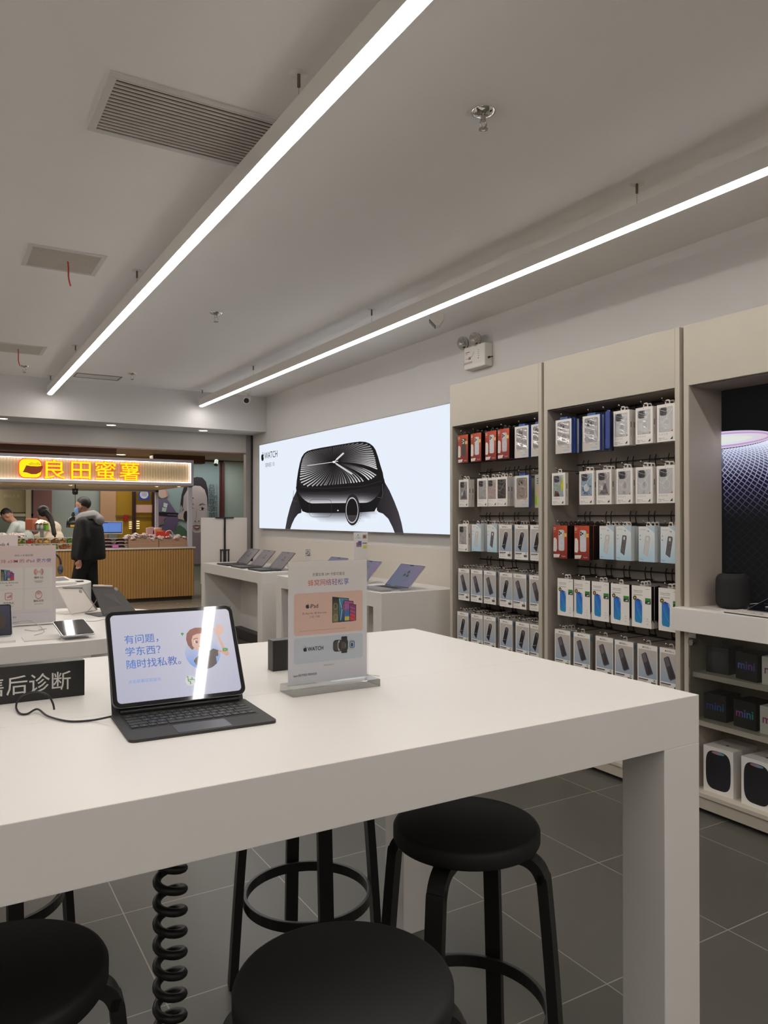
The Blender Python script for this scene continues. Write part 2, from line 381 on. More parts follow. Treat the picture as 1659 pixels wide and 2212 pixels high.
# emergency lamp unit
t = thing('emergency_light', 'white twin-head emergency light box mounted on the wall above the cabinets', 'emergency light', (3.52, 4.47, 2.60))
m = MB().box(-.075, 0, -.125, .125, -.04, .13)
m.build('battery_box', WHITEP, t, bevel=.008)
m = MB(); c = Canvas(m, (-.0752, .125, -.04), (0, -1, 0), (0, 0, 1))
RD = (150, 80, 76)
c.rect(.02, .125, .07, .131, RD); c.rect(.02, .113, .045, .117, (170, 130, 124)); c.line([(.05, .075), (.10, .09), (.125, .12)], .004, (120, 96, 92)); c.line([(.02, .08), (.06, .08)], .003, (110, 150, 110))
c.rrect(.06, .07, .085, .09, .004, RD); c.text('消防应急照明', .05, .04, .018, RD)
for i in range(4): c.rect(.17, .08 + i * .014, .185, .084 + i * .014, (130, 126, 122))
c.rect(.172, .062, .183, .068, (60, 50, 48)); m.build('label_print', PRINT, t)
for s in (-1, 1):
    y = .055 + s * .076
    LM = Matrix.Translation((-.085, y, .168)) @ Vector((-.92, -.30, -.22)).to_track_quat('Z', 'Y').to_matrix().to_4x4()
    lh = MB().lathe([(.0001, -.040), (.028, -.038), (.046, -.018), (.050, 0), (.048, .004), (.042, .004)], 28, M=LM).build('lamp_head', mat('clear_grey_plastic', (168, 164, 158), .2), t)
    MB().lathe([(.042, .003), (.030, -.010), (.012, -.016), (.0001, -.016)], 24, M=LM).build('reflector', mat('lamp_reflector', (196, 192, 186), .25, .5), lh)
    MB().lathe([(.012, -.015), (.011, -.004), (.0001, -.001)], 16, M=LM).build('bulb', CHROME, lh)
    MB().box(-.075, -.045, y - .016, y + .010, .128, .142).build('swivel_joint', BLACKP, t)
MB().cyl((-.04, -.125, .02), (-.04, -.14, .02), .008, .008, 10).cyl((-.04, -.14, .02), (-.02, -.15, .025), .004, .004, 8).build('cable_inlet', BLACKP, t)
# ---------------------------------------------------------------- main table
t = thing('display_table', 'large white bar-height table with square legs holding the tablet and sign', 'table', (0, 0, 0))
TX0, TX1, TY0, TY1, TZ = -1.35, 1.519, 1.127, 2.335, 1.04
MB().box(TX0, TX1, TY0, TY0 + .52, TZ - .11, TZ).box(TX0, TX1, TY0 + .5205, TY1, TZ - .11, TZ).build('tabletop', WHITE, t, bevel=.0012)
for x in (TX1 - .12, TX0):
    for y in (TY0, TY1 - .12):
        MB().box(x, x + .12, y, y + .12, 0, TZ - .1099).build('leg', WHITE, t, bevel=.0012)
# ---------------------------------------------------------------- stools
def stool(x, y, rz, label):
    t = thing('bar_stool', label, 'stool', (x, y, 0), rz, 'black round bar stools')
    H = .70
    MB().lathe([(.0001, 0), (.168, 0), (.176, .003), (.180, .010), (.180, .034), (.176, .041), (.168, .045), (.0001, .045)], 64, (0, 0, H - .045)).build('seat', mat('black_linoleum', (17, 17, 15), .65, noise=.2, nscale=400), t)
    for k in range(4):
        a = pi / 2 * k + pi / 4; u = Vector((cos(a), sin(a), 0))
        pr = [(.07, H - .058), (.130, H - .058), (.158, H - .062), (.178, H - .075), (.190, H - .096), (.196, H - .125), (.215, .35), (.238, .0)]
        pts = spline([u * r + Vector((0, 0, z)) for r, z in pr], 6)
        m = MB(); side = u.cross(Vector((0, 0, 1))); v = []
        for i, p in enumerate(pts):
            tn = (pts[min(i + 1, len(pts) - 1)] - pts[max(i - 1, 0)]).normalized(); nn = side.cross(tn)
            for a_, b_ in ((-1, -1), (1, -1), (1, 1), (-1, 1)): v.append(p + side * a_ * .021 + nn * b_ * .0125)
        K = len(pts)
        m.add(v, [(i * 4 + j, i * 4 + (j + 1) % 4, i * 4 + 4 + (j + 1) % 4, i * 4 + 4 + j) for i in range(K - 1) for j in range(4)] + [(3, 2, 1, 0), tuple(4 * (K - 1) + j for j in range(4))])
        m.build('leg', BLACKW, t, bevel=.003)
    MB().lathe([(.192, -.016), (.204, -.016), (.204, .016), (.192, .016), (.192, -.016)], 64, (0, 0, .245), smooth=False).build('foot_ring', BLACKW, t, bevel=.002)
    return t
stool(1.13, 1.50, R(-12), 'black bar stool tucked under the table by its thick square leg')
stool(.578, 1.098, R(17), 'black bar stool whose round seat fills the bottom edge, beside coiled cable')
stool(.085, 1.40, R(41), 'black bar stool cut off by the picture edge, before the coiled cable')
stool(1.03, 2.205, R(34), 'black bar stool on the far side of the table, ring fully visible')
stool(.165, 2.665, R(-34), 'black bar stool on the far side, mostly hidden behind another seat')
# coiled cable sleeve
m = MB(); pts = []
for i in range(20 * 20 + 1):
    a = 2 * pi * i / 20 - .6; pts.append((.466 + .030 * cos(a), 1.735 + .030 * sin(a), .935 - .0478 * i / 20))
pts = [p for p in pts if p[2] > .012]
m.tube(pts, .0095, 10); tag(m.build('coiled_cable_sleeve', mat('black_rubber', (34, 33, 30), .4)), 'thick black coiled cable sleeve hanging under the table to the floor', 'cable')
# ---------------------------------------------------------------- lit watch poster on the wall
def wall_art(u, v, X, x0, y0, sc):
    """the poster artwork's own drawing grid (u, v) laid onto the upright panel at x = X; returns (along, up)"""
    a = (x0 + u / sc - 829.5) / 1630; z = X / (a * cos(R(30.8)) + sin(R(30.8)))
    return -z * (cos(R(30.8)) - a * sin(R(30.8))), 1.45 - (y0 + v / sc - 1117) * z / 1630
def back_art(u, v, Y, x0, y0, sc):
    a = (x0 + u / sc - 829.5) / 1630; z = Y / (cos(R(30.8)) - a * sin(R(30.8)))
    return z * (a * cos(R(30.8)) + sin(R(30.8))), 1.45 - (y0 + v / sc - 1117) * z / 1630
t = thing('lightbox_poster', 'wide backlit poster of a black wristwatch mounted on the wall', 'lightbox', (3.52, 6.67, 1.83))
W_ = Matrix.Translation((-3.52, -6.67, -1.83))
m = MB(); y0, y1, z0, z1 = 4.49, 8.865, 1.308, 2.348
for b in ((y0, y1, z1 - .006, z1), (y0, y1, z0, z0 + .006), (y0, y0 + .006, z0, z1), (y1 - .006, y1, z0, z1)): m.box(3.47, 3.52, *b, M=W_)
m.build('frame', mat('lightbox_frame', (150, 146, 142), .35, .6), t)
m = MB(); wp = lambda u, v: wall_art(u, v, 3.476, 550, 860, 3.858)
c = Canvas(m, (3.476, 0, 0), (0, -1, 0), (0, 0, 1), eps=.0004, warp=lambda a, b: (a, b))
c.O = Vector((3.476 - 3.52, -6.67, -1.83))
c.rect(-y1 + .006, z0 + .006, -y0 - .006, z1 - .006, lambda a, b: mixc((236, 243, 252), (226, 236, 249), abs(b - 1.83) * 1.3))
c.warp = wp
DK, D2, D3 = (22, 20, 22), (44, 41, 44), (74, 70, 76)
c.poly([(355, 760), (322, 830), (295, 910), (272, 1000), (255, 1094), (296, 1096), (312, 1048), (335, 1000), (362, 965), (390, 955), (392, 850)], lambda a, b: mixc((64, 60, 66), (34, 32, 34), (a - 250) / 130))
c.poly([(1085, 700), (1125, 770), (1165, 860), (1200, 950), (1225, 1040), (1244, 1136), (1172, 1131), (1150, 1075), (1115, 1005), (1070, 962), (1020, 945), (1018, 880), (1045, 825)], lambda a, b: mixc((34, 32, 34), (66, 62, 68), (a - 1040) / 170))
g = []; cols = []
for i in range(13):
    u = 395 + (1030 - 395) * i / 12
    for j in range(4): g.append((u, 940 + j * 34))
def fade(a, b): return mixc((70, 66, 72), (232, 240, 251), (b - 940) / 95 + (abs(a - 712) / 318) ** 3)
c.put(g, [(i * 4 + j, i * 4 + 4 + j, i * 4 + 5 + j, i * 4 + 1 + j) for i in range(12) for j in range(3)], fade)
c.poly([(345, 740), (352, 800), (372, 860), (386, 905), (398, 942), (440, 956), (640, 957), (820, 955), (1000, 944), (1022, 905), (1040, 860), (1066, 800), (1090, 715), (1080, 670)], DK)
g = []
for i in range(25):
    f = i / 24; u = 362 + (1050 - 362) * f; e = min(f, 1 - f); top = 762 + 26 * (1 - abs(2 * f - 1)) - 34 * f * f; bot = 878 - 8 * f - 92 * max(0, 1 - e * 5.5) ** 2
    for j in range(5): g.append((u, top + (bot - top) * j / 4))
def silver(a, b):
    q = max(0, min(1, (b - 775) / 98)); e = 1 - max(0, abs(a - 660) - 250) / 220
    return mixc((30, 28, 30), (216, 214, 220), q ** 1.7 * max(.25, e))
c.put(g, [(i * 5 + j, i * 5 + 5 + j, i * 5 + 6 + j, i * 5 + 1 + j) for i in range(24) for j in range(4)], silver)
face = [(348, 745), (352, 690), (364, 610), (378, 540), (392, 495), (412, 462), (440, 441), (480, 428), (560, 412), (700, 388), (830, 367), (880, 361), (925, 364), (962, 378), (990, 400), (1010, 430), (1028, 480), (1048, 550), (1070, 620), (1082, 690), (1072, 712), (1010, 735), (900, 752), (760, 766), (600, 775), (480, 780), (400, 780), (362, 768)]
c.poly(face, DK)
c.line([(356, 700), (372, 690), (400, 745), (600, 752), (900, 735), (1060, 690)], 1.6, D3)
inner = [(378, 668), (383, 610), (392, 550), (403, 505), (425, 465), (455, 447), (560, 424), (700, 398), (830, 377), (890, 373), (940, 380), (972, 400), (992, 440), (1008, 490), (1022, 560), (1029, 610), (1020, 640), (990, 668), (930, 692), (840, 705), (700, 718), (560, 730), (440, 736), (400, 722), (382, 695)]
def hit(ang):
    dx, dy = cos(ang), sin(ang); best = None
    for i in range(len(inner)):
        a, b = inner[i], inner[(i + 1) % len(inner)]; ex, ey = b[0] - a[0], b[1] - a[1]; den = dx * ey - dy * ex
        if abs(den) < 1e-9: continue
        tt = ((a[0] - 668) * ey - (a[1] - 532) * ex) / den; ss = ((a[0] - 668) * dy - (a[1] - 532) * dx) / den
        if tt > 0 and 0 <= ss <= 1 and (best is None or tt > best): best = tt
    return best
for i in range(78):
    q = 2 * pi * i / 78; ang = math.atan2(sin(q) * .62, cos(q)); h = hit(ang)
    if not h: continue
    br = .33 + .67 * max(0, cos(ang - .35)) ** 2 + .55 * max(0, cos(ang - 2.6)) ** 4; pts = []
    for k in range(6):
        f = .16 + .84 * k / 5; sw = .16 * (f ** 2) * (1 if cos(ang) > -.2 else .6); L_ = hit(ang + sw) or h
        pts.append((668 + cos(ang + sw) * L_ * f * .995, 532 + sin(ang + sw) * L_ * f * .995))
    c.line(pts, 1.0, (lambda br: lambda a, b: mixc((34, 32, 33), (226, 224, 226), br * min(1, (math.hypot(a - 668, (b - 532) * 1.4) / 300) ** 1.3)))(min(1, br)), 11)
    if i % 6 == 0: c.k -= c.e * 5
c.line([(668, 532), (690, 511)], 6, (235, 235, 238)); c.line([(688, 513), (745, 460)], 14, (214, 212, 214)); c.ell(745, 461, 8, 7, (214, 212, 214), 12)
c.line([(668, 532), (690, 548)], 6, (235, 235, 238)); c.line([(688, 547), (816, 630)], 14, (205, 203, 205)); c.ell(815, 629, 8, 7, (205, 203, 205), 12)
c.line([(704, 526), (668, 532), (445, 563)], 4, (236, 236, 238)); c.ell(668, 532, 11, 9, (238, 238, 240), 14)
for i in range(34):
    a = 2 * pi * i / 34; c.poly([(835 + 62 * cos(a - .05), 935 + 128 * sin(a - .05)), (835 + 67 * cos(a), 935 + 134 * sin(a)), (835 + 62 * cos(a + .05), 935 + 128 * sin(a + .05))], D2)
c.ell(835, 930, 62, 130, (38, 36, 39), 40); c.ell(832, 934, 55, 112, (58, 54, 58), 40)
c.ring(832, 934, 52, 108, .10, (190, 186, 192), 40); c.ell(832, 934, 46, 97, (22, 20, 22), 40)
c.poly([(790, 975), (874, 975), (862, 1012), (832, 1032), (802, 1012)], (62, 58, 62))
p = rr(475, 843, 660, 990, 34); c.line(p + [p[0]], 2.6, (52, 48, 52))
c.ell(715, 936, 7, 5, (225, 222, 225), 10)
c.line([(345, 770), (338, 840), (352, 862), (372, 855)], 2.5, (96, 92, 98)); c.line([(1088, 715), (1092, 790), (1084, 832), (1046, 826)], 3, (96, 92, 98))
c.warp = None
au, av = wall_art(84, 517, 3.476, 550, 860, 3.858); c.apple(au, av - .002, .105, (22, 22, 24))
a0, a1 = wall_art(100, 508, 3.476, 550, 860, 3.858), wall_art(208, 500, 3.476, 550, 860, 3.858)
c.text('WATCH', a0[0], a0[1], .112, (30, 30, 34), 'l', width=a1[0] - a0[0])
a0, a1 = wall_art(108, 575, 3.476, 550, 860, 3.858), wall_art(184, 566, 3.476, 550, 860, 3.858)
c.text('SERIES 10', a0[0], a0[1], .066, (110, 112, 120), 'l', width=a1[0] - a0[0])
m.build('printed_panel', attr_mat('watch_poster_print', .7, 1.0, 0, 0), t)
# ---------------------------------------------------------------- right wall display cabinets
FX, BX = 3.22, 3.48
GREYS = mat('grey_side_lining', (166, 156, 144), .5, noise=.03, nscale=9)
def cabinet(y1, y0, label, low, back=True, backx=BX):
    """bay between y0 (near) and y1 (far)"""
    t = thing('display_cabinet', label, 'cabinet', (FX, (y0 + y1) / 2, 0), 0, 'beige display cabinets along the wall')
    h = (y1 - y0) / 2; Q = Matrix.Translation((-FX, 0, 0))
    MB().box(FX, 3.52, -h, -h + .028, .02, 2.407, M=Q).build('side_panel', BEIGE, t, bevel=.001)
    MB().box(FX, 3.52, h - .028, h, .02, 2.407, M=Q).build('side_panel', BEIGE, t, bevel=.001)
    MB().box(FX - .001, FX + .025, -h + .028, h - .028, 2.105, 2.407, M=Q).build('fascia', BEIGE, t, bevel=.001)
    MB().box(FX + .025, 3.50, -h + .028, h - .028, 2.395, 2.407, M=Q).build('top_panel', BEIGE, t)
    MB().box(FX + .0, 3.5, -h + .028, h - .028, .085, .105, M=Q).build('bottom_shelf', BEIGE, t, bevel=.001)
    MB().box(FX + .012, FX + .03, -h + .028, h - .028, .025, .085, M=Q).build('plinth', BEIGE, t)
    MB().box(FX + .05, 3.5, -h + .01, h - .01, 0, .0249, M=Q).build('foot', BLACKP, t)
    MB().box(FX + .002, 3.5, -h + .028, -h + .030, .105, 2.105, M=Q).box(FX + .002, 3.5, h - .030, h - .028, .105, 2.105, M=Q).build('side_lining', GREYS if back else mat('warm_grey_lining', (192, 180, 168), .5), t)
    MB().box(FX + .026, 3.5, -h + .031, h - .031, 2.10, 2.104, M=Q).build('head_lining', GREYB, t)
    if back: MB().box(BX, BX + .02, -h + .028, h - .028, .105, 2.395, M=Q).build('back_panel', GREYB, t)
    return t, h, Q
RAILM = mat('black_rail', (38, 36, 34), .4, .3)
GREYIN = GREYB
def rails(t, h, Q, zs):
    for z in zs:
        m = MB(); m.box(BX - .012, BX, -h + .03, h - .03, z + .055, z + .063, M=Q).box(BX - .02, BX - .008, -h + .03, h - .03, z + .004, z + .010, M=Q)
        m.build('hook_rail', RAILM, t)
ROWZ = {1: 2.035, 2: 1.717, 3: 1.400, 4: 1.083, 5: .774}
tA = cabinet(4.465, 3.502, 'beige display bay of phone cases, beside the lit watch poster', True)
rails(*tA, [ROWZ[r] for r in (1, 2, 3, 4, 5)])
tB = cabinet(3.480, 2.497, 'beige display bay of phone cases, between the two other bays', True)
rails(*tB, [ROWZ[r] for r in (1, 2, 3, 4, 5)])
tC = cabinet(2.473, 1.42, 'beige display bay with the dark speaker poster and white ledge', True, back=False)
for (tt, hh, QQ), yy in ((tB, (3.45, 1.232)), (tC, (2.44, 1.245))):
    cy = tt.location.y
    MB().cyl((0, 0, 0), (0, -.0015, 0), .006, .006, 12).build('shelf_pin_hole', BLACKP, tt).location = (3.30 + .06 - FX, hh - .0285, yy[1])
# ---------------------------------------------------------------- phone case packages
WHT, OFFW, INK = (240, 234, 227), (206, 198, 188), (52, 48, 46)
def tabmesh(m, cx, z, w=.034, h=.026, x=0, col=WHT):
    """hang tab with a slot, hooked shape"""
    o = [(cx - w / 2, z), (cx - w / 2 + .003, z + h * .75), (cx - w / 2 + .009, z + h), (cx + w / 2 - .009, z + h), (cx + w / 2 - .003, z + h * .75), (cx + w / 2, z)]
    i = [(cx - w / 4, z + h * .22), (cx - w / 4, z + h * .5), (cx - w / 8, z + h * .72), (cx + w / 8, z + h * .72), (cx + w / 4, z + h * .5), (cx + w / 4, z + h * .22)]
    v = [(x, a, b) for a, b in o] + [(x, a, b) for a, b in i] + [(x + .001, a, b) for a, b in o] + [(x + .001, a, b) for a, b in i]
    f = []
    for k in range(6):
        n = (k + 1) % 6; f += [(k, n, 6 + n, 6 + k), (12 + k, 18 + k, 18 + n, 12 + n), (k, 12 + k, 12 + n, n), (6 + k, 6 + n, 18 + n, 18 + k)]
    m.add(v, f, 0, col)
def phone_back(c, cu, cv, w, h, body, cam=(46, 46, 50), lens=(16, 16, 20), rot=0, side=1, glare=True, ringc=None):
    c.rrect(cu - w / 2, cv - h / 2, cu + w / 2, cv + h / 2, w * .17, body)
    if cam: 
        a0, a1 = cu - w * .43, cu + w * .08; b1 = cv + h * .46; b0 = b1 - w * .50
        c.rrect(a0, b0, a1, b1, w * .13, cam)
        for q in ((.27, .73), (.27, .27), (.73, .5)):
            c.ell(a0 + (a1 - a0) * q[0], b0 + (b1 - b0) * q[1], w * .085, w * .085, lens, 14)
    if ringc: c.ring(cu, cv - h * .07, w * .30, w * .30, .13, ringc, 24); c.rect(cu - w * .03, cv - h * .07 - w * .46, cu + w * .03, cv - h * .07 - w * .32, ringc)
def pkg(kind, v=0):
    """one hanging package, origin at the top centre of its front; returns (root, depth)"""
    if kind == 'r':
        w, h, d = .118, .198, .030; side = (22, 16, 15); nm = 'phone_case_box'
    elif kind == 'w': w, h, d = .112, .194, .026; side = (222, 214, 205); nm = 'phone_case_box'
    elif kind == 'c': w, h, d = .132, .203, .022; side = (52, 74, 142); nm = 'phone_case_box'
    elif kind == 'b': w, h, d = .104, .187, .030; side = (212, 216, 216); nm = 'phone_case_box'
    elif kind == 's': w, h, d = .130, .224, .021; side = (140, 132, 126); nm = 'screen_protector_pack'
    elif kind == 'p': w, h, d = .130, .222, .022; side = (24, 20, 18); nm = 'screen_protector_pack'
    else: w, h, d = .118, .208, .024; side = (190, 200, 190); nm = 'phone_case_box'
    t = thing(nm, 'boxed phone accessory hanging on a hook', 'phone case box' if nm[0:5] == 'phone' else 'screen protector')
    m = MB(); m.box(0, d, -w / 2, w / 2, -h, 0, col=side)
    c = Canvas(m, (0, w / 2, -h), (0, -1, 0), (0, 0, 1), eps=.00012)
    S = lambda a, b: (a * w, b * h)
    if kind == 'r':
        c.rect(0, 0, w, h, lambda a, b: mixc((120, 26, 26), (206, 84, 38), max(0, (a / w * .35 + b / h * .9) - .3)))
        body = [(66, 60, 58), (200, 198, 200), (206, 204, 208), (190, 186, 192)][v % 4]
        c.poly([S(.34, .60), S(.40, .80), S(.5, .88), S(.78, .88), S(.80, .84), S(.80, .26), S(.74, .22), S(.42, .22), S(.36, .30)], (150, 40, 32))
        c.rrect(.38 * w, .235 * h, .80 * w, .87 * h, .012, body); c.rrect(.40 * w, .68 * h, .62 * w, .85 * h, .008, (214, 210, 212))
        for q in ((.45, .80), (.45, .73), (.56, .765)): c.ell(q[0] * w, q[1] * h, .0062, .0062, (24, 22, 24), 14)
        if v: c.ring(.6 * w, .47 * h, .019, .019, .13, (222, 218, 222))
        c.poly([S(.02, .21), S(.04, .60), S(.08, .63), S(.19, .62), S(.27, .56), S(.28, .28), S(.22, .20)], (222, 216, 206))
        for k in range(4): c.rect(.11 * w, (.29 + .08 * k) * h, .17 * w, (.30 + .08 * k) * h, (150, 144, 140))
        c.text('21', .03 * w, .86 * h, .024, (236, 214, 200), 'l', .02); c.rect(.04 * w, .80 * h, .18 * w, .81 * h, (230, 180, 150))
        c.poly([S(.72, .66), S(.97, .66), S(.97, .77), S(.72, .77)], (222, 186, 110))
        c.poly([S(.05, .02), S(.04, .12), S(.50, .13), S(.42, .03)], (230, 222, 214)); c.text('Case Pro', .10 * w, .055 * h, .008, INK, 'l'); c.text('MagSafe', .62 * w, .055 * h, .011, (240, 190, 170), 'l', width=.034)
    elif kind == 'w':
        bodies = [(176, 170, 168), (196, 192, 190), (206, 180, 174), (76, 70, 66), (150, 176, 196), (178, 196, 190), (200, 198, 197)]
        c.rect(0, 0, w, h, WHT)
        c.rrect(.12 * w, .26 * h, .88 * w, .92 * h, .003, (120, 114, 110)); c.rrect(.14 * w, .265 * h, .88 * w, .915 * h, .003, bodies[v % 7])
        c.rrect(.16 * w, .70 * h, .56 * w, .91 * h, .012, (58, 56, 62))
        for q in ((.27, .86), (.27, .76), (.45, .81)): c.ell(q[0] * w, q[1] * h, .0075, .0075, (28, 27, 32), 14)
        if v % 7 in (1, 2, 6): c.ring(.52 * w, .50 * h, .024, .024, .1, mixc(bodies[v % 7], (235, 235, 235), .55))
        if v % 7 == 4:
            for k in range(14): c.ell((.22 + .6 * random.random()) * w, (.3 + .38 * random.random()) * h, .004 + .004 * random.random(), .005, random.choice([(70, 92, 130), (196, 206, 216), (110, 140, 176)]), 9)
            c.ell(.52 * w, .5 * h, .022, .022, (208, 206, 206), 20)
        if v % 7 == 5: c.poly([S(.6, .62), S(.88, .85), S(.88, .4), S(.7, .45)], (214, 208, 62)); c.poly([S(.62, .3), S(.84, .3), S(.80, .48)], (140, 176, 206)); c.poly([S(.2, .27), S(.6, .27), S(.5, .42), S(.25, .45)], (96, 48, 46))
        if v % 7 == 0: c.poly([S(.2, .3), S(.8, .3), S(.62, .62), S(.4, .45)], (110, 104, 112)); c.poly([S(.2, .45), S(.5, .6), S(.42, .4)], (208, 206, 210))
        c.line([S(.16, .58), S(.34, .52), S(.5, .60), S(.66, .72), S(.84, .84)], .0022, (240, 238, 236)); c.line([S(.2, .86), S(.5, .80), S(.86, .88)], .0016, (236, 234, 232))  # pale glare curves painted across the window
        c.poly([S(.80, .265), S(.88, .265), S(.88, .32)], (206, 60, 56)); c.poly([S(.44, .955), S(.50, .955), S(.50, .97)], (206, 60, 56))
        c.poly([S(.74, .05), S(.88, .05), S(.88, .13)], (48, 44, 44))
        for k in range(4): c.ring((.17 + .13 * k) * w, .20 * h, .0042, .0042, .25, (150, 144, 140), 12)
        c.text('iPhone 16', .12 * w, .085 * h, .0085, INK, 'l'); c.text('Case', .12 * w, .045 * h, .0085, INK, 'l'); c.rect(.36 * w, .06 * h, .62 * w, .066 * h, (130, 124, 120))
        # near side print
        cs = Canvas(m, (0, -w / 2, -h), (1, 0, 0), (0, 0, 1)); cs.rect(.010, .5 * h, .016, .66 * h, (96, 90, 88)); cs.rect(.011, .25 * h, .014, .45 * h, (140, 134, 130))
    elif kind == 'c':
        c.rect(0, 0, w, h, lambda a, b: mixc((220, 212, 203), (228, 226, 224), b / h))
        body = [(184, 178, 176), (172, 168, 170), (206, 202, 200), (186, 168, 154)][v % 4]
        c.rrect(.12 * w, .28 * h, .90 * w, .93 * h, .01, (142, 138, 138)); c.rrect(.15 * w, .23 * h, .88 * w, .91 * h, .014, body)
        c.rrect(.24 * w, .68 * h, .60 * w, .88 * h, .010, mixc(body, (120, 112, 108), .35))
        for q in ((.33, .82), (.33, .73), (.49, .775)): c.ell(q[0] * w, q[1] * h, .0085, .0085, (50, 44, 42), 14)
        if v % 4 == 3: c.ring(.52 * w, .47 * h, .028, .028, .13, (112, 88, 74)); c.line([S(.24, .26), S(.24, .88), S(.30, .91), S(.86, .91), S(.88, .86), S(.88, .3)], .003, (124, 96, 80))
        elif v % 4 != 2: c.ring(.52 * w, .46 * h, .027, .027, .12, (216, 214, 216))
        for k in range(3): c.line([S(.2 + .1 * k, .9 - .2 * k), S(.4, .75 - .1 * k), S(.6, .66), S(.82, .88 - .25 * k)], .0018, (246, 244, 244))  # white reflection streaks painted over the window
        c.poly([S(0, 0), S(1, 0), S(1, .25), S(.72, .22), S(.5, .18), S(.28, .22), S(0, .28)], (206, 198, 190)); c.line([S(0, .28), S(.28, .22), S(.5, .18), S(.72, .22), S(1, .25)], .0015, (150, 146, 146))
        c.ell(.82 * w, .17 * h, .008, .005, (172, 176, 186), 12); c.rrect(.5 * w, .06 * h, .88 * w, .10 * h, .003, (168, 190, 212)); c.text('Mag', .25 * w, .05 * h, .012, (226, 196, 150)); 
    elif kind == 'b':
        c.rect(0, 0, w, h, lambda a, b: mixc((176, 208, 224), (236, 232, 226), min(1, b / h * 2.6)))
        c.poly([S(.5, 1), S(1, 1), S(1, .82)], lambda a, b: mixc((220, 218, 214), (176, 206, 222), (a + b) / (w + h) * 1.5 - .5))
        dk = v % 2; pc = (104, 98, 100) if dk else (206, 202, 198); q = [S(.30, .24), S(.52, .14), S(.78, .66), S(.74, .74), S(.54, .76), S(.50, .70)]
        c.poly([(a * 1.0, b) for a, b in [S(.30, .24), S(.56, .15), S(.72, .66), S(.70, .73), S(.46, .74), S(.43, .70)]], (70, 66, 68) if dk else (188, 184, 180))
        c.poly([S(.34, .25), S(.54, .18), S(.69, .66), S(.67, .715), S(.48, .72), S(.46, .69)], pc)
        c.poly([S(.49, .62), S(.60, .60), S(.62, .69), S(.52, .70)], (214, 210, 208) if dk else (228, 224, 220)); 
        c.ring(.54 * w, .44 * h, .010, .014, .16, (60, 58, 60) if dk else (220, 216, 212))
        c.text('PanzerGlass', .12 * w, .90 * h, .007, (120, 122, 126), 'l'); c.ell(.62 * w, .87 * h, .0045, .0035, (90, 150, 190), 10); c.line([S(.5, .90), S(.68, .84)], .0012, (110, 160, 190))
        c.ell(.12 * w, .74 * h, .003, .003, (110, 108, 108), 8); c.ell(.12 * w, .63 * h, .003, .003, (90, 88, 88), 8); c.text('iPhone', .08 * w, .055 * h, .008, (90, 110, 130), 'l')
    elif kind == 's':
        c.rect(0, 0, w, h, WHT); c.rect(.05 * w, .22 * h, .97 * w, .885 * h, lambda a, b: mixc((158, 174, 192), (198, 187, 176), (b / h - .22) * 1.6))
        c.text('MOCOLL', .43 * w, .918 * h, .0115, INK, 'c', .02, width=.044); c.text('by', .66 * w, .918 * h, .009, INK)
        if v % 2 == 0:
            c.poly([S(.26, .33), S(.24, .42), S(.43, .80), S(.52, .83), S(.60, .82), S(.40, .36)], (226, 222, 216)); 
            c.poly([S(.24, .36), S(.46, .245), S(.70, .70), S(.68, .77), S(.50, .80), S(.44, .76)], (30, 28, 32)); c.poly([S(.44, .76), S(.60, .60), S(.66, .76), S(.5, .80)], (92, 86, 90)); c.line([S(.24, .38), S(.34, .41), S(.48, .42)], .002, (196, 192, 192))
        else:
            c.poly([S(.20, .74), S(.42, .80), S(.48, .76), S(.80, .34), S(.52, .27), S(.44, .31)], (112, 106, 106)); c.poly([S(.20, .76), S(.40, .82), S(.46, .80), S(.74, .40), S(.76, .35), S(.52, .285), S(.46, .32)], (70, 64, 68))
            c.poly([S(.22, .755), S(.40, .80), S(.50, .62), S(.36, .56)], (104, 98, 102)); c.poly([S(.50, .6), S(.72, .37), S(.54, .30)], (58, 52, 56))
        c.rect(.06 * w, .165 * h, .54 * w, .19 * h, (58, 54, 52)); c.rect(.06 * w, .135 * h, .46 * w, .145 * h, (120, 114, 110))
        for k in range(4): c.ring((.13 + .12 * k) * w, .065 * h, .0045, .0045, .25, (140, 134, 130), 10)
        c.rrect(.80 * w, .155 * h, .92 * w, .215 * h, .001, (206, 216, 200)); c.ell(.86 * w, .185 * h, .0035, .0035, (96, 160, 96) if v < 2 else (176, 80, 84), 10)
        c.rect(.70 * w, .08 * h, .92 * w, .145 * h, (92, 86, 84)); c.rect(.03, .0, .03, .0, INK)
        cs = Canvas(m, (0, -w / 2, -h), (1, 0, 0), (0, 0, 1)); cs.rect(.001, .84 * h, d - .001, .94 * h, (86, 116, 148))
        ct = Canvas(m, (0, w / 2, 0), (0, -1, 0), (-1, 0, 0))
    elif kind == 'p':
        c.rect(0, 0, w, h, WHT); c.text('Tempered Glass', .08 * w, .865 * h, .0095, INK, 'l', width=.062); c.rect(.08 * w, .835 * h, .55 * w, .845 * h, (168, 162, 158)); c.rect(.08 * w, .765 * h, .55 * w, .79 * h, (196, 190, 186))
        c.poly([S(.16, .17), S(.20, .12), S(.50, .10), S(.54, .15), S(.54, .62), S(.48, .66), S(.22, .68), S(.16, .66)], lambda a, b: mixc((38, 150, 186), (44, 92, 196), b / h * 1.6))
        c.line([S(.22, .62), S(.30, .42), S(.50, .22)], .003, (70, 170, 214)); c.line([S(.30, .62), S(.38, .42), S(.53, .32)], .003, (60, 140, 220)); c.poly([S(.44, .655), S(.53, .62), S(.53, .52)], (150, 200, 226))
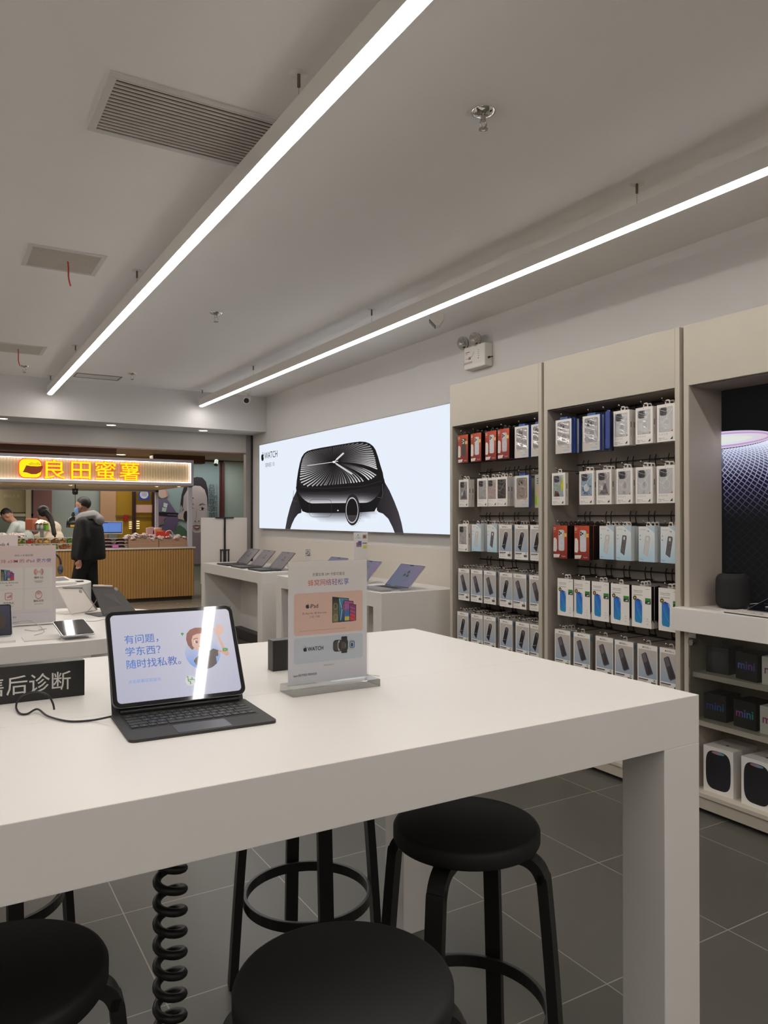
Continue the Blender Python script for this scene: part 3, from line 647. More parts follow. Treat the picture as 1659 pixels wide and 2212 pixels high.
        c.ell(.17 * w, .70 * h, .013, .013, (60, 50, 22), 18); c.ring(.17 * w, .70 * h, .0125, .0125, .2, (190, 166, 60)); c.ell(.17 * w, .70 * h, .004, .004, (230, 226, 210), 10); c.poly([S(.24, .66), S(.46, .65), S(.34, .69)], (60, 56, 54))
        c.rect(.70 * w, .58 * h, .98 * w, .72 * h, (36, 44, 38)); c.rect(.70 * w, .65 * h, .98 * w, .72 * h, (52, 136, 52)); c.poly([S(.76, .60), S(.92, .60), S(.92, .64)], (226, 224, 220))
        c.line([S(.72, .92), S(.80, .935), S(.92, .93)], .0014, (110, 104, 100)); c.ring(.82 * w, .22 * h, .004, .004, .3, (160, 154, 150), 10); c.rect(.74 * w, .165 * h, .92 * w, .17 * h, (170, 164, 160)); c.ring(.82 * w, .10 * h, .004, .004, .3, (160, 154, 150), 10)
        cs = Canvas(m, (0, -w / 2, -h), (1, 0, 0), (0, 0, 1)); cs.poly([(0, 0), (d, 0), (d, .12 * h), (d * .4, .2 * h), (0, .12 * h)], (216, 208, 198))
    else:
        c.rect(0, 0, w, h, (190, 196, 190)); c.rrect(.06 * w, .08 * h, .94 * w, .95 * h, .006, lambda a, b: mixc((176, 206, 60), (196, 198, 198), b / h * 2.2)); c.poly([S(.4, .5), S(.75, .75), S(.85, .45), S(.55, .3)], (230, 170, 140)); c.ell(.3 * w, .25 * h, .02, .03, (150, 196, 40), 14)
        for k in range(3): c.rrect(.45 * w, (.72 + .07 * k) * h, .85 * w, (.75 + .07 * k) * h, .002, (40, 40, 42))
    m.build('box', PRINT, t)
    m = MB()
    if kind != 'g':
        tc = {'c': (64, 92, 156), 'r': (40, 24, 22)}.get(kind, (214, 206, 198) if kind != 's' else (168, 160, 152)); tw = {'w': .036, 's': .034}.get(kind, .032)
        if kind == 'c': m.box(.002, d - .002, -.03, .03, 0, .014, col=tc)
        else: tabmesh(m, 0, 0, tw, .025, d * .5, tc)
    else: tabmesh(m, 0, 0, .03, .025, d * .5, (200, 200, 200))
    m.build('hang_tab', attr_mat('semi_clear_tab', .25), t)
    if kind in 'wc':
        v = []; n = 16
        for i in range(n):
            for j in range(n + 4):
                a = .13 + .74 * i / (n - 1); b = .27 + .64 * j / (n + 3); v.append((-.0020 - .0011 * sin(i * .42 + j * .36) * sin(j * .42 - i * .2), w / 2 - a * w, -h + b * h))
        k = n + 4
        MB().add(v, [(i * k + j, i * k + j + 1, (i + 1) * k + j + 1, (i + 1) * k + j) for i in range(n - 1) for j in range(k - 1)], smooth=True).build('window_film', FILM, t)
    return t, d, w
KINDN = {'r': 'red and black phone case box', 'w': 'white windowed phone case box', 'c': 'silver windowed case box with blue side', 'b': 'pale blue phone case box', 's': 'grey screen protector pack', 'p': 'white screen protector pack with blue phone', 'g': 'clear box with lime green print'}
LOOK = {('r', 0): 'red box with dark phone case', ('r', 1): 'red box with grey clear phone case', ('w', 0): 'white box with patterned dark case', ('w', 1): 'white box with clear ringed case', ('w', 2): 'white box with pinkish case', ('w', 3): 'white box with charcoal case', ('w', 4): 'white box with blue spotted case', ('w', 5): 'white box with yellow and blue case', ('w', 6): 'white box with plain clear case', ('c', 3): 'silver box with brown ringed case', ('b', 0): 'pale blue box with clear case print', ('b', 1): 'pale blue box with dark case print', ('s', 0): 'grey pack with black front glass print', ('s', 1): 'grey pack with slanted phone back print'}
ORD = ['first', 'second', 'third', 'fourth', 'fifth', 'sixth']
PROTO = {}
def get_pkg(kind, v, loc, label, group):
    k = (kind, v)
    if k not in PROTO:
        r, d, w_ = pkg(kind, v); PROTO[k] = (r, d, w_); r.location = loc; r['label'] = label; r['group'] = group; return r
    return dup(PROTO[k][0], loc, 0, label, group)
HOOK = None
def hook(y, z, bay, row, n, L):
    """wire peg hook: from the back panel to just past the front box"""
    global HOOK
    lab = 'black wire peg hook, %s from the watch poster side, %s row, %s' % (ORD[n], ORD[row - 1], bay)
    if HOOK is None:
        t = thing('peg_hook', lab, 'peg hook', (BX, y, z), 0, 'wire peg hooks in the display bays')
        MB().tube([(-.006, 0, 0), (-.245, 0, 0), (-.258, 0, .004), (-.262, 0, .011)], .0022, 6).build('wire', mat('dark_hook_wire', (70, 66, 62), .3, .7), t)
        MB().ball((-.262, 0, .0135), .0048, 10).build('ball_tip', STEEL, t)
        m = MB()
        for s in (-1, 1): m.tube([(-.012, s * .02, -.002), (-.02, s * .02, .045), (-.010, s * .02, .07)], .003, 6)
        m.box(-.012, -.004, -.022, .022, -.006, .004); m.build('bracket', RAILM, t)
        HOOK = t
    else: dup(HOOK, (BX, y, z), 0, lab, 'wire peg hooks in the display bays')
BAYN = {1: 'poster-side bay', 2: 'middle bay'}
STOCK = {
 (1, 1): [('r', 0, 4.329, 3), ('r', 1, 4.187, 3), ('r', 2, 4.031, 4), ('r', 3, 3.884, 4), ('c', 0, 3.711, 2), ('c', 1, 3.560, 1)],
 (1, 2): [('w', 0, 4.322, 2), ('w', 1, 4.116, 2), ('w', 2, 4.020, 3), ('w', 3, 3.902, 3), ('c', 3, 3.710, 1), ('g', 0, 3.572, 1)],
 (1, 3): [('w', 1, 4.330, 2), ('b', 0, 4.184, 6), ('b', 1, 4.020, 6), ('s', 0, 3.866, 4), ('s', 0, 3.715, 3), ('s', 0, 3.572, 3)],
 (1, 4): [('s', 1, 4.320, 7), ('s', 1, 4.181, 7), ('s', 1, 4.043, 7), ('s', 0, 3.860, 6), ('s', 1, 3.733, 7), ('s', 1, 3.580, 5)],
 (1, 5): [('s', 0, 4.332, 6), ('s', 0, 4.178, 4), ('s', 0, 4.046, 7), ('s', 0, 3.860, 6), ('s', 0, 3.706, 5), ('s', 0, 3.584, 4)],
 (2, 1): [('c', 0, 3.329, 3), ('c', 1, 3.113, 4), ('c', 2, 2.998, 2), ('w', 6, 2.886, 2), ('w', 6, 2.737, 2), ('w', 6, 2.602, 2)],
 (2, 2): [('w', 5, 3.372, 1), ('w', 4, 3.150, 2), ('w', 0, 3.024, 3), ('w', 1, 2.866, 2), ('w', 6, 2.738, 3), ('w', 6, 2.604, 2)],
 (2, 3): [('r', 1, 3.358, 5), ('r', 2, 3.188, 6), ('b', 0, 3.005, 5), ('b', 1, 2.873, 2), ('b', 0, 2.722, 3), ('b', 1, 2.585, 2)],
 (2, 4): [('p', 0, 3.316, 2), ('p', 0, 3.188, 1), ('p', 0, 3.052, 2), ('p', 0, 2.898, 1), ('p', 0, 2.757, 3), ('p', 0, 2.586, 2)],
 (2, 5): [('s', 1, 3.340, 4), ('s', 1, 3.190, 1), ('s', 1, 3.023, 1), ('s', 1, 2.871, 1), ('s', 3, 2.719, 1), ('s', 3, 2.580, 1)]}
for (bay, row), items in STOCK.items():
    z = ROWZ[row]
    for n, (kind, v, y, cnt) in enumerate(items):
        place = '%s hook, %s row, %s' % (ORD[n], ORD[row - 1] if row > 1 else 'top', BAYN[bay])
        look = LOOK.get((kind, v), LOOK.get((kind, min(v, 1)) if kind in 'r' else (kind, v % 2) if kind == 's' else 0, KINDN[kind]))
        grp = '%ss on display hooks' % KINDN[kind]
        x0 = 3.236 + .006 * ((n * 7 + row * 3) % 3)
        r = get_pkg(kind, v, (x0, y, z), look + ' at front, ' + place, grp)
        if kind == 'g': r.rotation_euler[2] = R(-28)
        if (bay, row, n) == (2, 1, 2): r.rotation_euler[2] = R(-55)
        _, d, w_ = PROTO[(kind, v)]
        gap = d + (.004 if kind in 'swp' else .006)
        x = x0 + gap
        for q in range(cnt - 1):
            if x + d > BX - .03: break
            yy = y - .004 * ((q * 5 + n) % 3 - 1)
            if (bay, row, n) == (2, 1, 2): continue
            dup(PROTO[(kind, v)][0], (x, yy, z + .001 * (q % 2)), 0, KINDN[kind] + ' queued behind, ' + place, 'stock behind, ' + place, skip=('window_film',))
            x += gap + .002 * (q % 3)
        hook(y, z + (.0145 if kind != 'c' else .017), BAYN[bay], row, n, 0)
# ---------------------------------------------------------------- speaker bay: dark lit poster, white ledge, glazed shelves
t = thing('speaker_poster', 'dark backlit poster of a large mesh speaker above the white ledge', 'poster', (3.48, 1.95, 1.55))
m = MB(); O = Vector((-.002, -1.95, -1.55))
MB().box(0, .03, -.50, .495, -.54, .555).build('panel', BLACKP, t)
c = Canvas(m, O, (0, -1, 0), (0, 0, 1), eps=.0004)
pa = lambda u, v: wall_art(u, v, 3.478, 1440, 780, 3.814)
c.rect(-2.445, 1.012, -1.452, 2.10, (13, 13, 14))
# body of revolution drawn as a mesh: centre far to the near side of the visible strip
cx, topz = -2.47, 1.868
def prof(s):  # half width / height of the outline, s in 0..1 from the top rim down
    return .308 + .62 * sin(min(1, s * 1.15) * pi / 2), topz - .024 - .85 * s ** 1.35
N1, N2 = 50, 56; P_ = {}
for i in range(N1 + 1):
    s = i / N1; rw, zz = prof(s)
    for j in range(N2 * 2 + 1):
        th = -pi / 2 + pi * j / (2 * N2); P_[i, j] = (cx + rw * sin(th), zz - (.046 + .05 * s) * cos(th))
def brt(a, b):
    q = (1.82 - b) / .20; return mixc((224, 230, 250), (120, 114, 150), max(0, q) ** 1.3) if q < 1 else mixc((112, 106, 140), (22, 21, 24), (q - 1) * 1.1)
def brt2(a, b):
    q = (1.82 - b) / .20; return mixc((168, 178, 212), (20, 18, 34), q * 1.15) if q < 1 else mixc((20, 18, 34), (13, 13, 14), q - 1)
lim = lambda p: (max(-2.443, min(-1.455, p[0])), max(1.014, p[1]))
body = [P_[i, 0] for i in range(N1 + 1)] + [P_[N1, j] for j in range(0, 2 * N2 + 1)] + [P_[i, 2 * N2] for i in range(N1, -1, -1)] + [P_[0, j] for j in range(2 * N2, -1, -1)]
vv = [lim(P_[i, j]) for i in range(N1 + 1) for j in range(2 * N2 + 1)]; k = 2 * N2 + 1
c.put(vv, [(i * k + j, (i + 1) * k + j, (i + 1) * k + j + 1, i * k + j + 1) for i in range(N1) for j in range(2 * N2)], brt2)
vv = []; ff = []
for i in range(0, N1 - 4):
    for j in range(0, 2 * N2):
        if (i + j) % 2: continue
        for dj in (1, -1):
            j2 = j + dj
            if j2 < 0 or j2 > 2 * N2: continue
            a, b = P_[i, j], P_[i + 1, j2]
            if min(a[0], b[0]) < -2.442 or max(a[0], b[0]) > -1.456 or min(a[1], b[1]) < 1.02: continue
            dx, dy = b[0] - a[0], b[1] - a[1]; l = math.hypot(dx, dy); wd = .0022; q = len(vv)
            vv += [(a[0] - dy / l * wd, a[1] + dx / l * wd), (a[0] + dy / l * wd, a[1] - dx / l * wd), (b[0] + dy / l * wd, b[1] - dx / l * wd), (b[0] - dy / l * wd, b[1] + dx / l * wd)]; ff.append((q, q + 1, q + 2, q + 3))
c.put(vv, ff, brt)
rim = lambda ra, rb, col: c.poly([lim((cx + ra * cos(2 * pi * i / 60), topz - .022 + rb * sin(2 * pi * i / 60))) for i in range(60)], col)
rim(.312, .044, (206, 196, 226)); rim(.298, .036, (196, 150, 196)); rim(.280, .028, lambda a, b: mixc((214, 226, 236), (222, 150, 176), (a + 2.4) * 1.6)); rim(.20, .016, lambda a, b: mixc((226, 226, 220), (214, 150, 140), (a + 2.3) * 1.8))
m.build('printed_panel', BACKLIT, t)
# white ledge
LZ = 1.002
t = thing('display_ledge', 'thick white display ledge holding the black speaker and leaflets', 'ledge', (3.3, 1.95, LZ - .112))
MB().box(-.150, .178, -.525, .545, 0, .112).build('ledge_board', WHITE, t, bevel=.002)
# shelves
for z, nm in ((.683, 'upper'), (.450, 'lower')):
    tag(MB().box(3.245, 3.478, 1.45, 2.443, z - .026, z).build('shelf_board', BEIGE, bevel=.001), 'beige shelf board behind the glass holding boxes, %s of two' % nm, 'shelf', 'boards under the white ledge')
tag(MB().box(3.478, 3.50, 1.45, 2.443, .105, 1.0).build('back_board', GREYB), 'grey back board behind the boxed speakers under the ledge', 'board')
t = thing('glass_door', 'greenish glass door with round metal knob under the white ledge', 'glass door', (3.212, 1.95, .46))
MB().box(0, .006, -.52, .492, 0, .425).build('glass_pane', GLASSD, t)
MB().cyl((-.001, .462, .375), (-.008, .462, .375), .008, .008, 12).cyl((-.008, .462, .375), (-.026, .462, .375), .0145, .0145, 24).build('knob', CHROME, t, bevel=.001)
MB().box(-.003, .009, .448, .49, .395, .42).build('hinge', STEEL, t)
# speaker standing on the ledge
t = thing('smart_speaker', 'black rounded fabric speaker standing on the white ledge', 'speaker', (3.372, 2.31, LZ))
pr = [(.0001, 0), (.035, 0), (.05, .004)] + [(.0775 - .028 * (1 - sin(R(a))), .035 - .033 * cos(R(a))) for a in range(20, 91, 14)] + [(.0785, .085)] + [(.0775 - .030 * (1 - cos(R(a))), .135 + .036 * sin(R(a))) for a in range(0, 86, 12)] + [(.042, .173)]
fm = mat('speaker_mesh_fabric', (32, 31, 32), .85, noise=.35, nscale=500)
MB().lathe(pr, 48).build('mesh_body', fm, t)
MB().lathe([(.043, .173), (.040, .1725), (.034, .170), (.0001, .170)], 48).build('touch_top', GLOSSB if 'GLOSSB' in globals() else mat('gloss_black', (12, 12, 13), .08, coat=1), t)
tag(MB().tube(spline([(3.42, 2.27, LZ + .02), (3.43, 2.20, LZ + .03), (3.45, 2.16, LZ + .004), (3.46, 2.05, LZ + .003)], 6), .002, 6).build('speaker_cable', WHITEP), 'thin white cable running behind the leaflets on the ledge', 'cable')
t = thing('leaflet', 'white leaflet lying flat on the ledge before the black speaker', 'leaflet', (3.245, 2.365, LZ), R(8))
m = MB().box(-.05, .05, -.075, .075, 0, .002, col=(220, 212, 204)); c = Canvas(m, (-.05, .075, .002), (0, -1, 0), (1, 0, 0)); c.rect(.01, .01, .14, .03, (176, 170, 164)); c.rect(.01, .045, .08, .05, (60, 56, 54)); c.rect(.01, .06, .1, .064, (110, 106, 102)); m.build('sheet', PRINT, t)
t = thing('booklet', 'thin white booklet stack under the tablet on the ledge', 'booklet', (3.235, 2.15, LZ), R(-4))
m = MB().box(-.06, .07, -.17, .07, 0, .006, col=(60, 56, 56)).box(-.062, .07, -.17, .072, .006, .010, col=(222, 214, 206)); c = Canvas(m, (-.062, .072, .0101), (0, -1, 0), (1, 0, 0))
for i in range(4): c.rect(.03 + i * .045, .03, .05 + i * .045, .036, (90, 84, 82)); c.ell(.045 + i * .04, .05, .004, .006, (60, 56, 56), 8)
m.build('pages', PRINT, t)
t = thing('tablet', 'tablet with dark screen propped on booklets at the ledge end', 'tablet', (3.27, 2.10, LZ + .0105), R(-4))
Mx = Matrix.Rotation(R(-16), 4, 'Y')
m = MB(); m.prism(rr(-.01, -.20, .17, .07, .012), 0, .007, 'z', M=Mx); m.build('tablet_body', ALU, t, bevel=.001)
m = MB(); m.add([Mx @ Vector((a, b, .0075)) for a, b in rr(-.004, -.194, .164, .064, .008)], [tuple(range(24))], 0, (20, 20, 24))
c = Canvas(m, Mx @ Vector((.0, .06, .0078)), Mx.to_3x3() @ Vector((0, -1, 0)), Mx.to_3x3() @ Vector((1, 0, 0)))
c.rect(.02, .085, .14, .087, (150, 150, 156)); c.rect(.07, .02, .072, .14, (120, 120, 126)); c.ell(.06, .05, .009, .007, (190, 190, 196)); c.rrect(.03, .1, .06, .13, .004, (90, 90, 98)); c.rrect(.09, .1, .13, .13, .004, (70, 70, 78))
m.build('tablet_screen', GLOSSP, t)
MB().box(.0, .15, -.08, -.07, 0, .002).box(.1, .14, -.12, -.0, .0, .003).build('stand_foot', WHITEP, t)
# boxed speakers on the shelves
def cubebox(kind, x, y, z, label, grp, rz=0):
    w, d, h = {'k': (.118, .125, .128), 'o': (.118, .125, .128), 'l': (.118, .125, .128), 'b': (.158, .20, .222)}[kind[0]]
    t = thing('speaker_box', label, 'speaker box', (x, y, z), R(rz), grp)
    base = (226, 222, 216) if kind[0] in 'lb' else (26, 24, 23)
    m = MB().box(0, d, -w, 0, 0, h, col=base); c = Canvas(m, (0, 0, 0), (0, -1, 0), (0, 0, 1), eps=.0002)
    G = lambda cs: (lambda a, b: mixc(cs[min(len(cs) - 2, int(max(0, min(.999, a / w)) * (len(cs) - 1)))], cs[min(len(cs) - 2, int(max(0, min(.999, a / w)) * (len(cs) - 1))) + 1], (a / w * (len(cs) - 1)) % 1))
    if kind[0] == 'o': c.poly([(.06 + .046 * (abs(cos(a)) ** .8) * (1 if cos(a) > 0 else -1), .064 + .044 * (abs(sin(a)) ** .8) * (1 if sin(a) > 0 else -1)) for a in [2 * pi * i / 36 for i in range(36)]], lambda a, b: mixc((40, 38, 44), (58, 58, 70), b / h))
    elif kind[0] == 'b':
        sq = [(.079 + .066 * (abs(cos(a)) ** .55) * (1 if cos(a) > 0 else -1), .112 + .094 * (abs(sin(a)) ** .55) * (1 if sin(a) > 0 else -1)) for a in [2 * pi * i / 48 for i in range(48)]]
        c.poly(sq, lambda a, b: mixc((20, 20, 21), (36, 34, 44), max(0, abs(a - .079) * 30 - 1.2)))
        c.poly([(.079 + .034 * cos(a), .197 + .007 * sin(a)) for a in [2 * pi * i / 24 for i in range(24)]], lambda a, b: mixc((170, 110, 130), (96, 150, 170), (a - .05) * 18))
        cs = Canvas(m, (0, 0, h), (0, -1, 0), (1, 0, 0)); cs.apple(.08, .07, .02, (36, 34, 34))
        cs = Canvas(m, (0, -w, 0), (1, 0, 0), (0, 0, 1)); cs.apple(.17, .11, .016, (60, 56, 54))
    else:
        cols = {'k1': [(90, 140, 230), (110, 90, 190), (160, 80, 170)], 'k2': [(70, 60, 130), (56, 96, 190), (50, 130, 170)], 'k3': [(220, 60, 150), (150, 90, 200), (60, 150, 220), (60, 190, 110)], 'l1': [(190, 40, 110), (150, 60, 170)], 'l2': [(150, 50, 120), (90, 90, 190)]}[kind]
        c.text('mini', w / 2, h * .40, .056, G(cols), 'c', .01, width=.092)
        if kind[0] == 'l': c.rect(.005, h * .78, w - .005, h * .785, (200, 196, 190))
        cs = Canvas(m, (0, 0, h), (0, -1, 0), (1, 0, 0)); cs.apple(.06, .05, .016, (80, 76, 74))
    m.build('carton', PRINT, t, bevel=0)
    return t
g1 = 'boxed speakers on the glazed shelves'
cubebox('o', 3.30, 2.408, .683, 'black speaker box with round speaker print, upper glazed shelf', g1, 4)
cubebox('k1', 3.285, 2.236, .683, 'black box with blue to purple mini lettering, upper glazed shelf', g1, -6)
cubebox('l2', 3.272, 2.095, .683, 'white speaker box on the upper glazed shelf beside mini box', g1, 0)
cubebox('k2', 3.30, 2.420, .450, 'black box with dim blue mini lettering, lower glazed shelf', g1, 3)
cubebox('k3', 3.30, 2.258, .450, 'black box with pink to green mini lettering, lower glazed shelf', g1, -3)
cubebox('l1', 3.29, 2.117, .450, 'white box with magenta mini lettering, lower glazed shelf', g1, 0)
cubebox('b', 3.270, 2.402, .105, 'tall white speaker carton standing nearer the phone case bays', g1, 2)
cubebox('b', 3.268, 2.197, .105, 'tall white speaker carton farther from the phone case bays', g1, -2)
# ---------------------------------------------------------------- things on the main table
SCREENM = SCREEN
def slab(m, q, th, mi=0, col=None):
    """thin plate from four corners (counter-clockwise seen from its front)"""
    q = [Vector(p) for p in q]; n = (q[1] - q[0]).cross(q[3] - q[0]).normalized() * th
    return m.add(q + [p - n for p in q], [(0, 1, 2, 3), (7, 6, 5, 4), (0, 4, 5, 1), (1, 5, 6, 2), (2, 6, 7, 3), (3, 7, 4, 0)], mi, col)
t = thing('tablet', 'open tablet with black keyboard case showing a waving cartoon on lit screen', 'tablet', (.4505, 1.512, 1.04), R(-1.8))
KB = mat('keyboard_polyurethane', (46, 45, 44), .6, noise=.1, nscale=200)
kc = MB().prism(rr(-.142, -.106, .142, .104, .012), 0, .0055, 'z').build('keyboard_case', KB, t, bevel=.0015)
MB().cyl((-.125, .094, .009), (.125, .094, .009), .0085, .0085, 16).build('hinge', mat('hinge_black', (28, 28, 28), .35), kc)
m = MB().prism(rr(-.128, -.036, .128, .072, .005), .0055, .0057, 'z')
m.build('key_bed', mat('key_bed', (30, 30, 30), .6), kc)
m = MB(); rows = [(14, .0), (14, .0), (13, .006), (12, .010), (11, .0)]
for ri, (n, o) in enumerate(rows):
    y = .054 - ri * .0205; W = .250; ws = [1.0] * n
    if ri == 0: ws[-1] = 1.0
    if ri == 1: ws[0] = 1.5
    if ri == 2: ws[0] = 1.7; ws[-1] = 1.8
    if ri == 3: ws[0] = 2.2; ws[-1] = 2.2
    if ri == 4: ws = [1, 1, 1, 1.3, 5.4, 1.3, 1, 1, 1, 1]
    k = W / sum(ws); x = -.125
    for q in ws:
        m.prism(rr(x + .001, y, x + q * k - .001, y + .0175, .002, 2), .0057, .0072, 'z', col=(38, 38, 38)); c = Canvas(m, (x + .001, y, .0073), (1, 0, 0), (0, 1, 0)); c.k = .0001
        if q < 1.4: c.rect(q * k * .4, .007, q * k * .4 + .0032, .0112, (120, 122, 124))
        else: c.rect(.003, .003, .010, .0052, (104, 106, 108))
        x += q * k
m.build('keys', attr_mat('key_plastic', .5), kc)['kind'] = 'stuff'
MB().prism(rr(-.052, -.099, .052, -.042, .004), .0055, .0059, 'z').build('trackpad', mat('trackpad_glass', (40, 40, 40), .3), kc)
TI = R(30.5); UV = Vector((0, sin(TI), cos(TI))); NN = Vector((0, -cos(TI), sin(TI))); OB = Vector((-.1403, .080, .020))
FR = Matrix((( 1, 0, 0, OB[0]), (0, UV[1], -NN[1], OB[1]), (0, UV[2], -NN[2], OB[2]), (0, 0, 0, 1)))   # x, up, into the tablet
# case back: lower flap rising from the hinge, upper flap behind the tablet
m = MB(); slab(m, [(-.139, .100, .004), (.139, .100, .004), (.139, .1430, .108), (-.139, .1430, .108)], .004)
slab(m, [tuple(FR @ Vector((.002, .085, .0075))), tuple(FR @ Vector((.2786, .085, .0075))), tuple(FR @ Vector((.2786, .213, .0075))), tuple(FR @ Vector((.002, .213, .0075)))], -.004)
m.build('case_back', KB, t)
MB().prism(rr(0, 0, .2806, .2149, .017, 8), .0, .0062, 'z', M=FR).build('tablet_body', mat('dark_aluminium', (88, 88, 90), .35, .8), t, bevel=.0008)
m = MB(); m.add([FR @ Vector((a, b, -.0004)) for a, b in rr(.0012, .0012, .2794, .2137, .016, 8)], [tuple(range(36))], 0, (8, 8, 9))
m.build('bezel', attr_mat('bezel_glass', .06, 0, .8), t)
m = MB(); c = Canvas(m, FR @ Vector((.0095, .0095, -.0006)), (1, 0, 0), UV, eps=.00003, start=.0001)
W, H = .2616, .1959
bg = lambda a, b: mixc((178, 178, 198), (192, 190, 204), b / H)
c.poly(rr(0, 0, W, H, .009, 6), bg)
P = lambda u, v: (u * W, (1 - v) * H)
BL = lambda a, b: mixc((34, 82, 168), (66, 124, 204), 1 - a / (.5 * W))
for s, v in (('有问题，', .335), ('学东西？', .475), ('随时找私教。', .62)): c.text(s, .095 * W, (1 - v) * H, .0215, BL, 'l', .004)
c.text('点击屏幕获取服务', .095 * W, (1 - .79) * H, .0085, (110, 150, 214), 'l')
cx, cy, r = .72 * W, .485 * H, .150 * W
c.ell(cx, cy, r, r, lambda a, b: mixc((84, 138, 214), bg(a, b), (b - cy + r) / (1.45 * r)), 40)
def hp(pts, col): c.poly([(cx + a * r, cy + b * r) for a, b in pts], col)
SK = lambda a, b: mixc((196, 140, 122), (214, 172, 154), (b - cy + r) / (2 * r)); SKD = (176, 112, 92)
hp([(-.45, -.30), (-.02, .02), (.25, .0), (.62, .18), (.92, .04), (.84, -.28), (.70, -.30), (.70, -.72), (.40, -.92), (.0, -1.0), (-.38, -.92), (-.58, -.45)], (62, 46, 44))
hp([(.86, .0), (1.12, -.12), (1.30, -.32), (1.42, -.30), (1.50, -.20), (1.46, -.05), (1.34, .0), (1.18, .6), (1.05, 1.1), (.95, 1.05), (1.08, .35), (1.15, .05), (.86, -.20)], SK)
hp([(.88, 1.08), (.78, 1.38), (.83, 1.44), (.92, 1.30), (.96, 1.36), (1.0, 1.62), (1.07, 1.63), (1.10, 1.45), (1.14, 1.64), (1.21, 1.65), (1.22, 1.45), (1.27, 1.60), (1.34, 1.58), (1.33, 1.38), (1.39, 1.44), (1.42, 1.38), (1.32, 1.12), (1.18, 1.0), (1.0, 1.0)], SK)
hp([(-.05, .10), (.12, -.15), (.35, .02), (.28, .35), (-.05, .35)], SKD)
hp([(-.62, .86), (-.60, .55), (-.48, .30), (-.20, .10), (.10, .02), (.34, .12), (.46, .45), (.44, .85), (.30, 1.15), (-.10, 1.30), (-.45, 1.2)], SK)
hp([(-.62, .25), (-.78, .50), (-.84, .85), (-.76, 1.20), (-.55, 1.42), (-.25, 1.52), (.10, 1.50), (.38, 1.30), (.50, 1.0), (.50, .75), (.42, .78), (.34, 1.0), (.10, 1.15), (-.20, 1.14), (-.44, 1.04), (-.54, .80), (-.54, .45), (-.46, .32), (-.55, .20)], lambda a, b: mixc((108, 52, 44), (140, 70, 52), (b - cy) / (1.5 * r)))
for ex, ey in ((-.30, .66), (.20, .80)):
    c.ell(cx + ex * r, cy + ey * r, .11 * r, .09 * r, (226, 220, 222), 16); c.ell(cx + (ex + .03) * r, cy + ey * r, .075 * r, .085 * r, (70, 40, 40), 14); c.ell(cx + (ex + .05) * r, cy + (ey + .03) * r, .02 * r, .02 * r, (236, 230, 230), 8)
    c.line([(cx + (ex - .14) * r, cy + (ey + .15) * r), (cx + ex * r, cy + (ey + .21) * r), (cx + (ex + .13) * r, cy + (ey + .19) * r)], .045 * r, (120, 66, 52))
c.ring(cx + .0 * r, cy + .60 * r, .10 * r, .06 * r, .35, SKD, 12, pi * 1.1, pi * 1.9)
hp([(-.20, .42), (.02, .40), (.26, .50), (.16, .34), (.02, .28), (-.12, .32)], (92, 38, 40)); hp([(-.16, .41), (.02, .40), (.22, .48), (.12, .42), (.0, .38)], (236, 230, 228))
GN = (66, 142, 62)
c.ell(.565 * W, .72 * H, .019 * W, .017 * W, (200, 200, 208)); c.ell(.568 * W, .725 * H, .0135 * W, .0115 * W, GN); c.poly([(.562 * W, .715 * H), (.566 * W, .695 * H), (.574 * W, .715 * H)], GN)
c.rrect(.892 * W, .475 * H, .93 * W, .515 * H, .002, GN); c.poly([(.93 * W, .487 * H), (.938 * W, .478 * H), (.938 * W, .512 * H), (.93 * W, .503 * H)], GN); c.ell(.911 * W, .495 * H, .004 * W, .004 * W, (170, 220, 160), 8)
c.ell(.585 * W, .17 * H, .046 * W, .046 * W, (200, 200, 204), 28)
c.ell(.565 * W, .215 * H, .007 * W, .007 * W, GN, 10); c.line([(.566 * W, .20 * H), (.568 * W, .165 * H), (.58 * W, .165 * H), (.583 * W, .13 * H)], .0026, GN); c.line([(.575 * W, .185 * H), (.60 * W, .185 * H)], .0016, GN); c.line([(.585 * W, .182 * H), (.618 * W, .182 * H), (.622 * W, .13 * H)], .0022, (90, 150, 84)); c.poly([(.592 * W, .19 * H), (.597 * W, .215 * H), (.606 * W, .19 * H)], GN)
m.build('screen', SCREENM, t)
# charging cable of the tablet
pts = [(0.304, 1.575, 1.052), (0.273, 1.601, 1.043), (0.232, 1.617, 1.043), (0.201, 1.676, 1.044), (0.187, 1.731, 1.048), (0.167, 1.722, 1.043), (0.154, 1.734, 1.043), (0.151, 1.78, 1.046), (0.157, 1.794, 1.06), (0.171, 1.771, 1.075), (0.192, 1.748, 1.08), (0.207, 1.725, 1.075), (0.216, 1.726, 1.058), (0.219, 1.726, 1.044)]
tag(MB().tube(spline(pts, 8), .0021, 8).build('charging_cable', BLACKP), 'thin black charging cable curling from the tablet past the black sign', 'cable')
# black block signs
def block(x0, x1, yf, label, text=None):
    t = thing('block_sign', label, 'sign', ((x0 + x1) / 2, yf, 1.04)); h = (x1 - x0) / 2
    MB().box(-h, h, 0, .036, 0, .0815).build('block', mat('satin_black_acrylic', (24, 23, 22), .35), t, bevel=.0012)
    if text:
        m = MB(); c = Canvas(m, (-h, 0, 0), (1, 0, 0), (0, 0, 1)); c.text(text, 2 * h - .030, .022, .0448, (206, 202, 196), 'r', .004); m.build('lettering', PRINT, t)
block(.055, .299, 1.848, 'black block sign with white Chinese lettering standing behind the lit tablet', '售后诊断')
block(.773, .90, 1.872, 'black block sign partly hidden behind the standing paper sign')
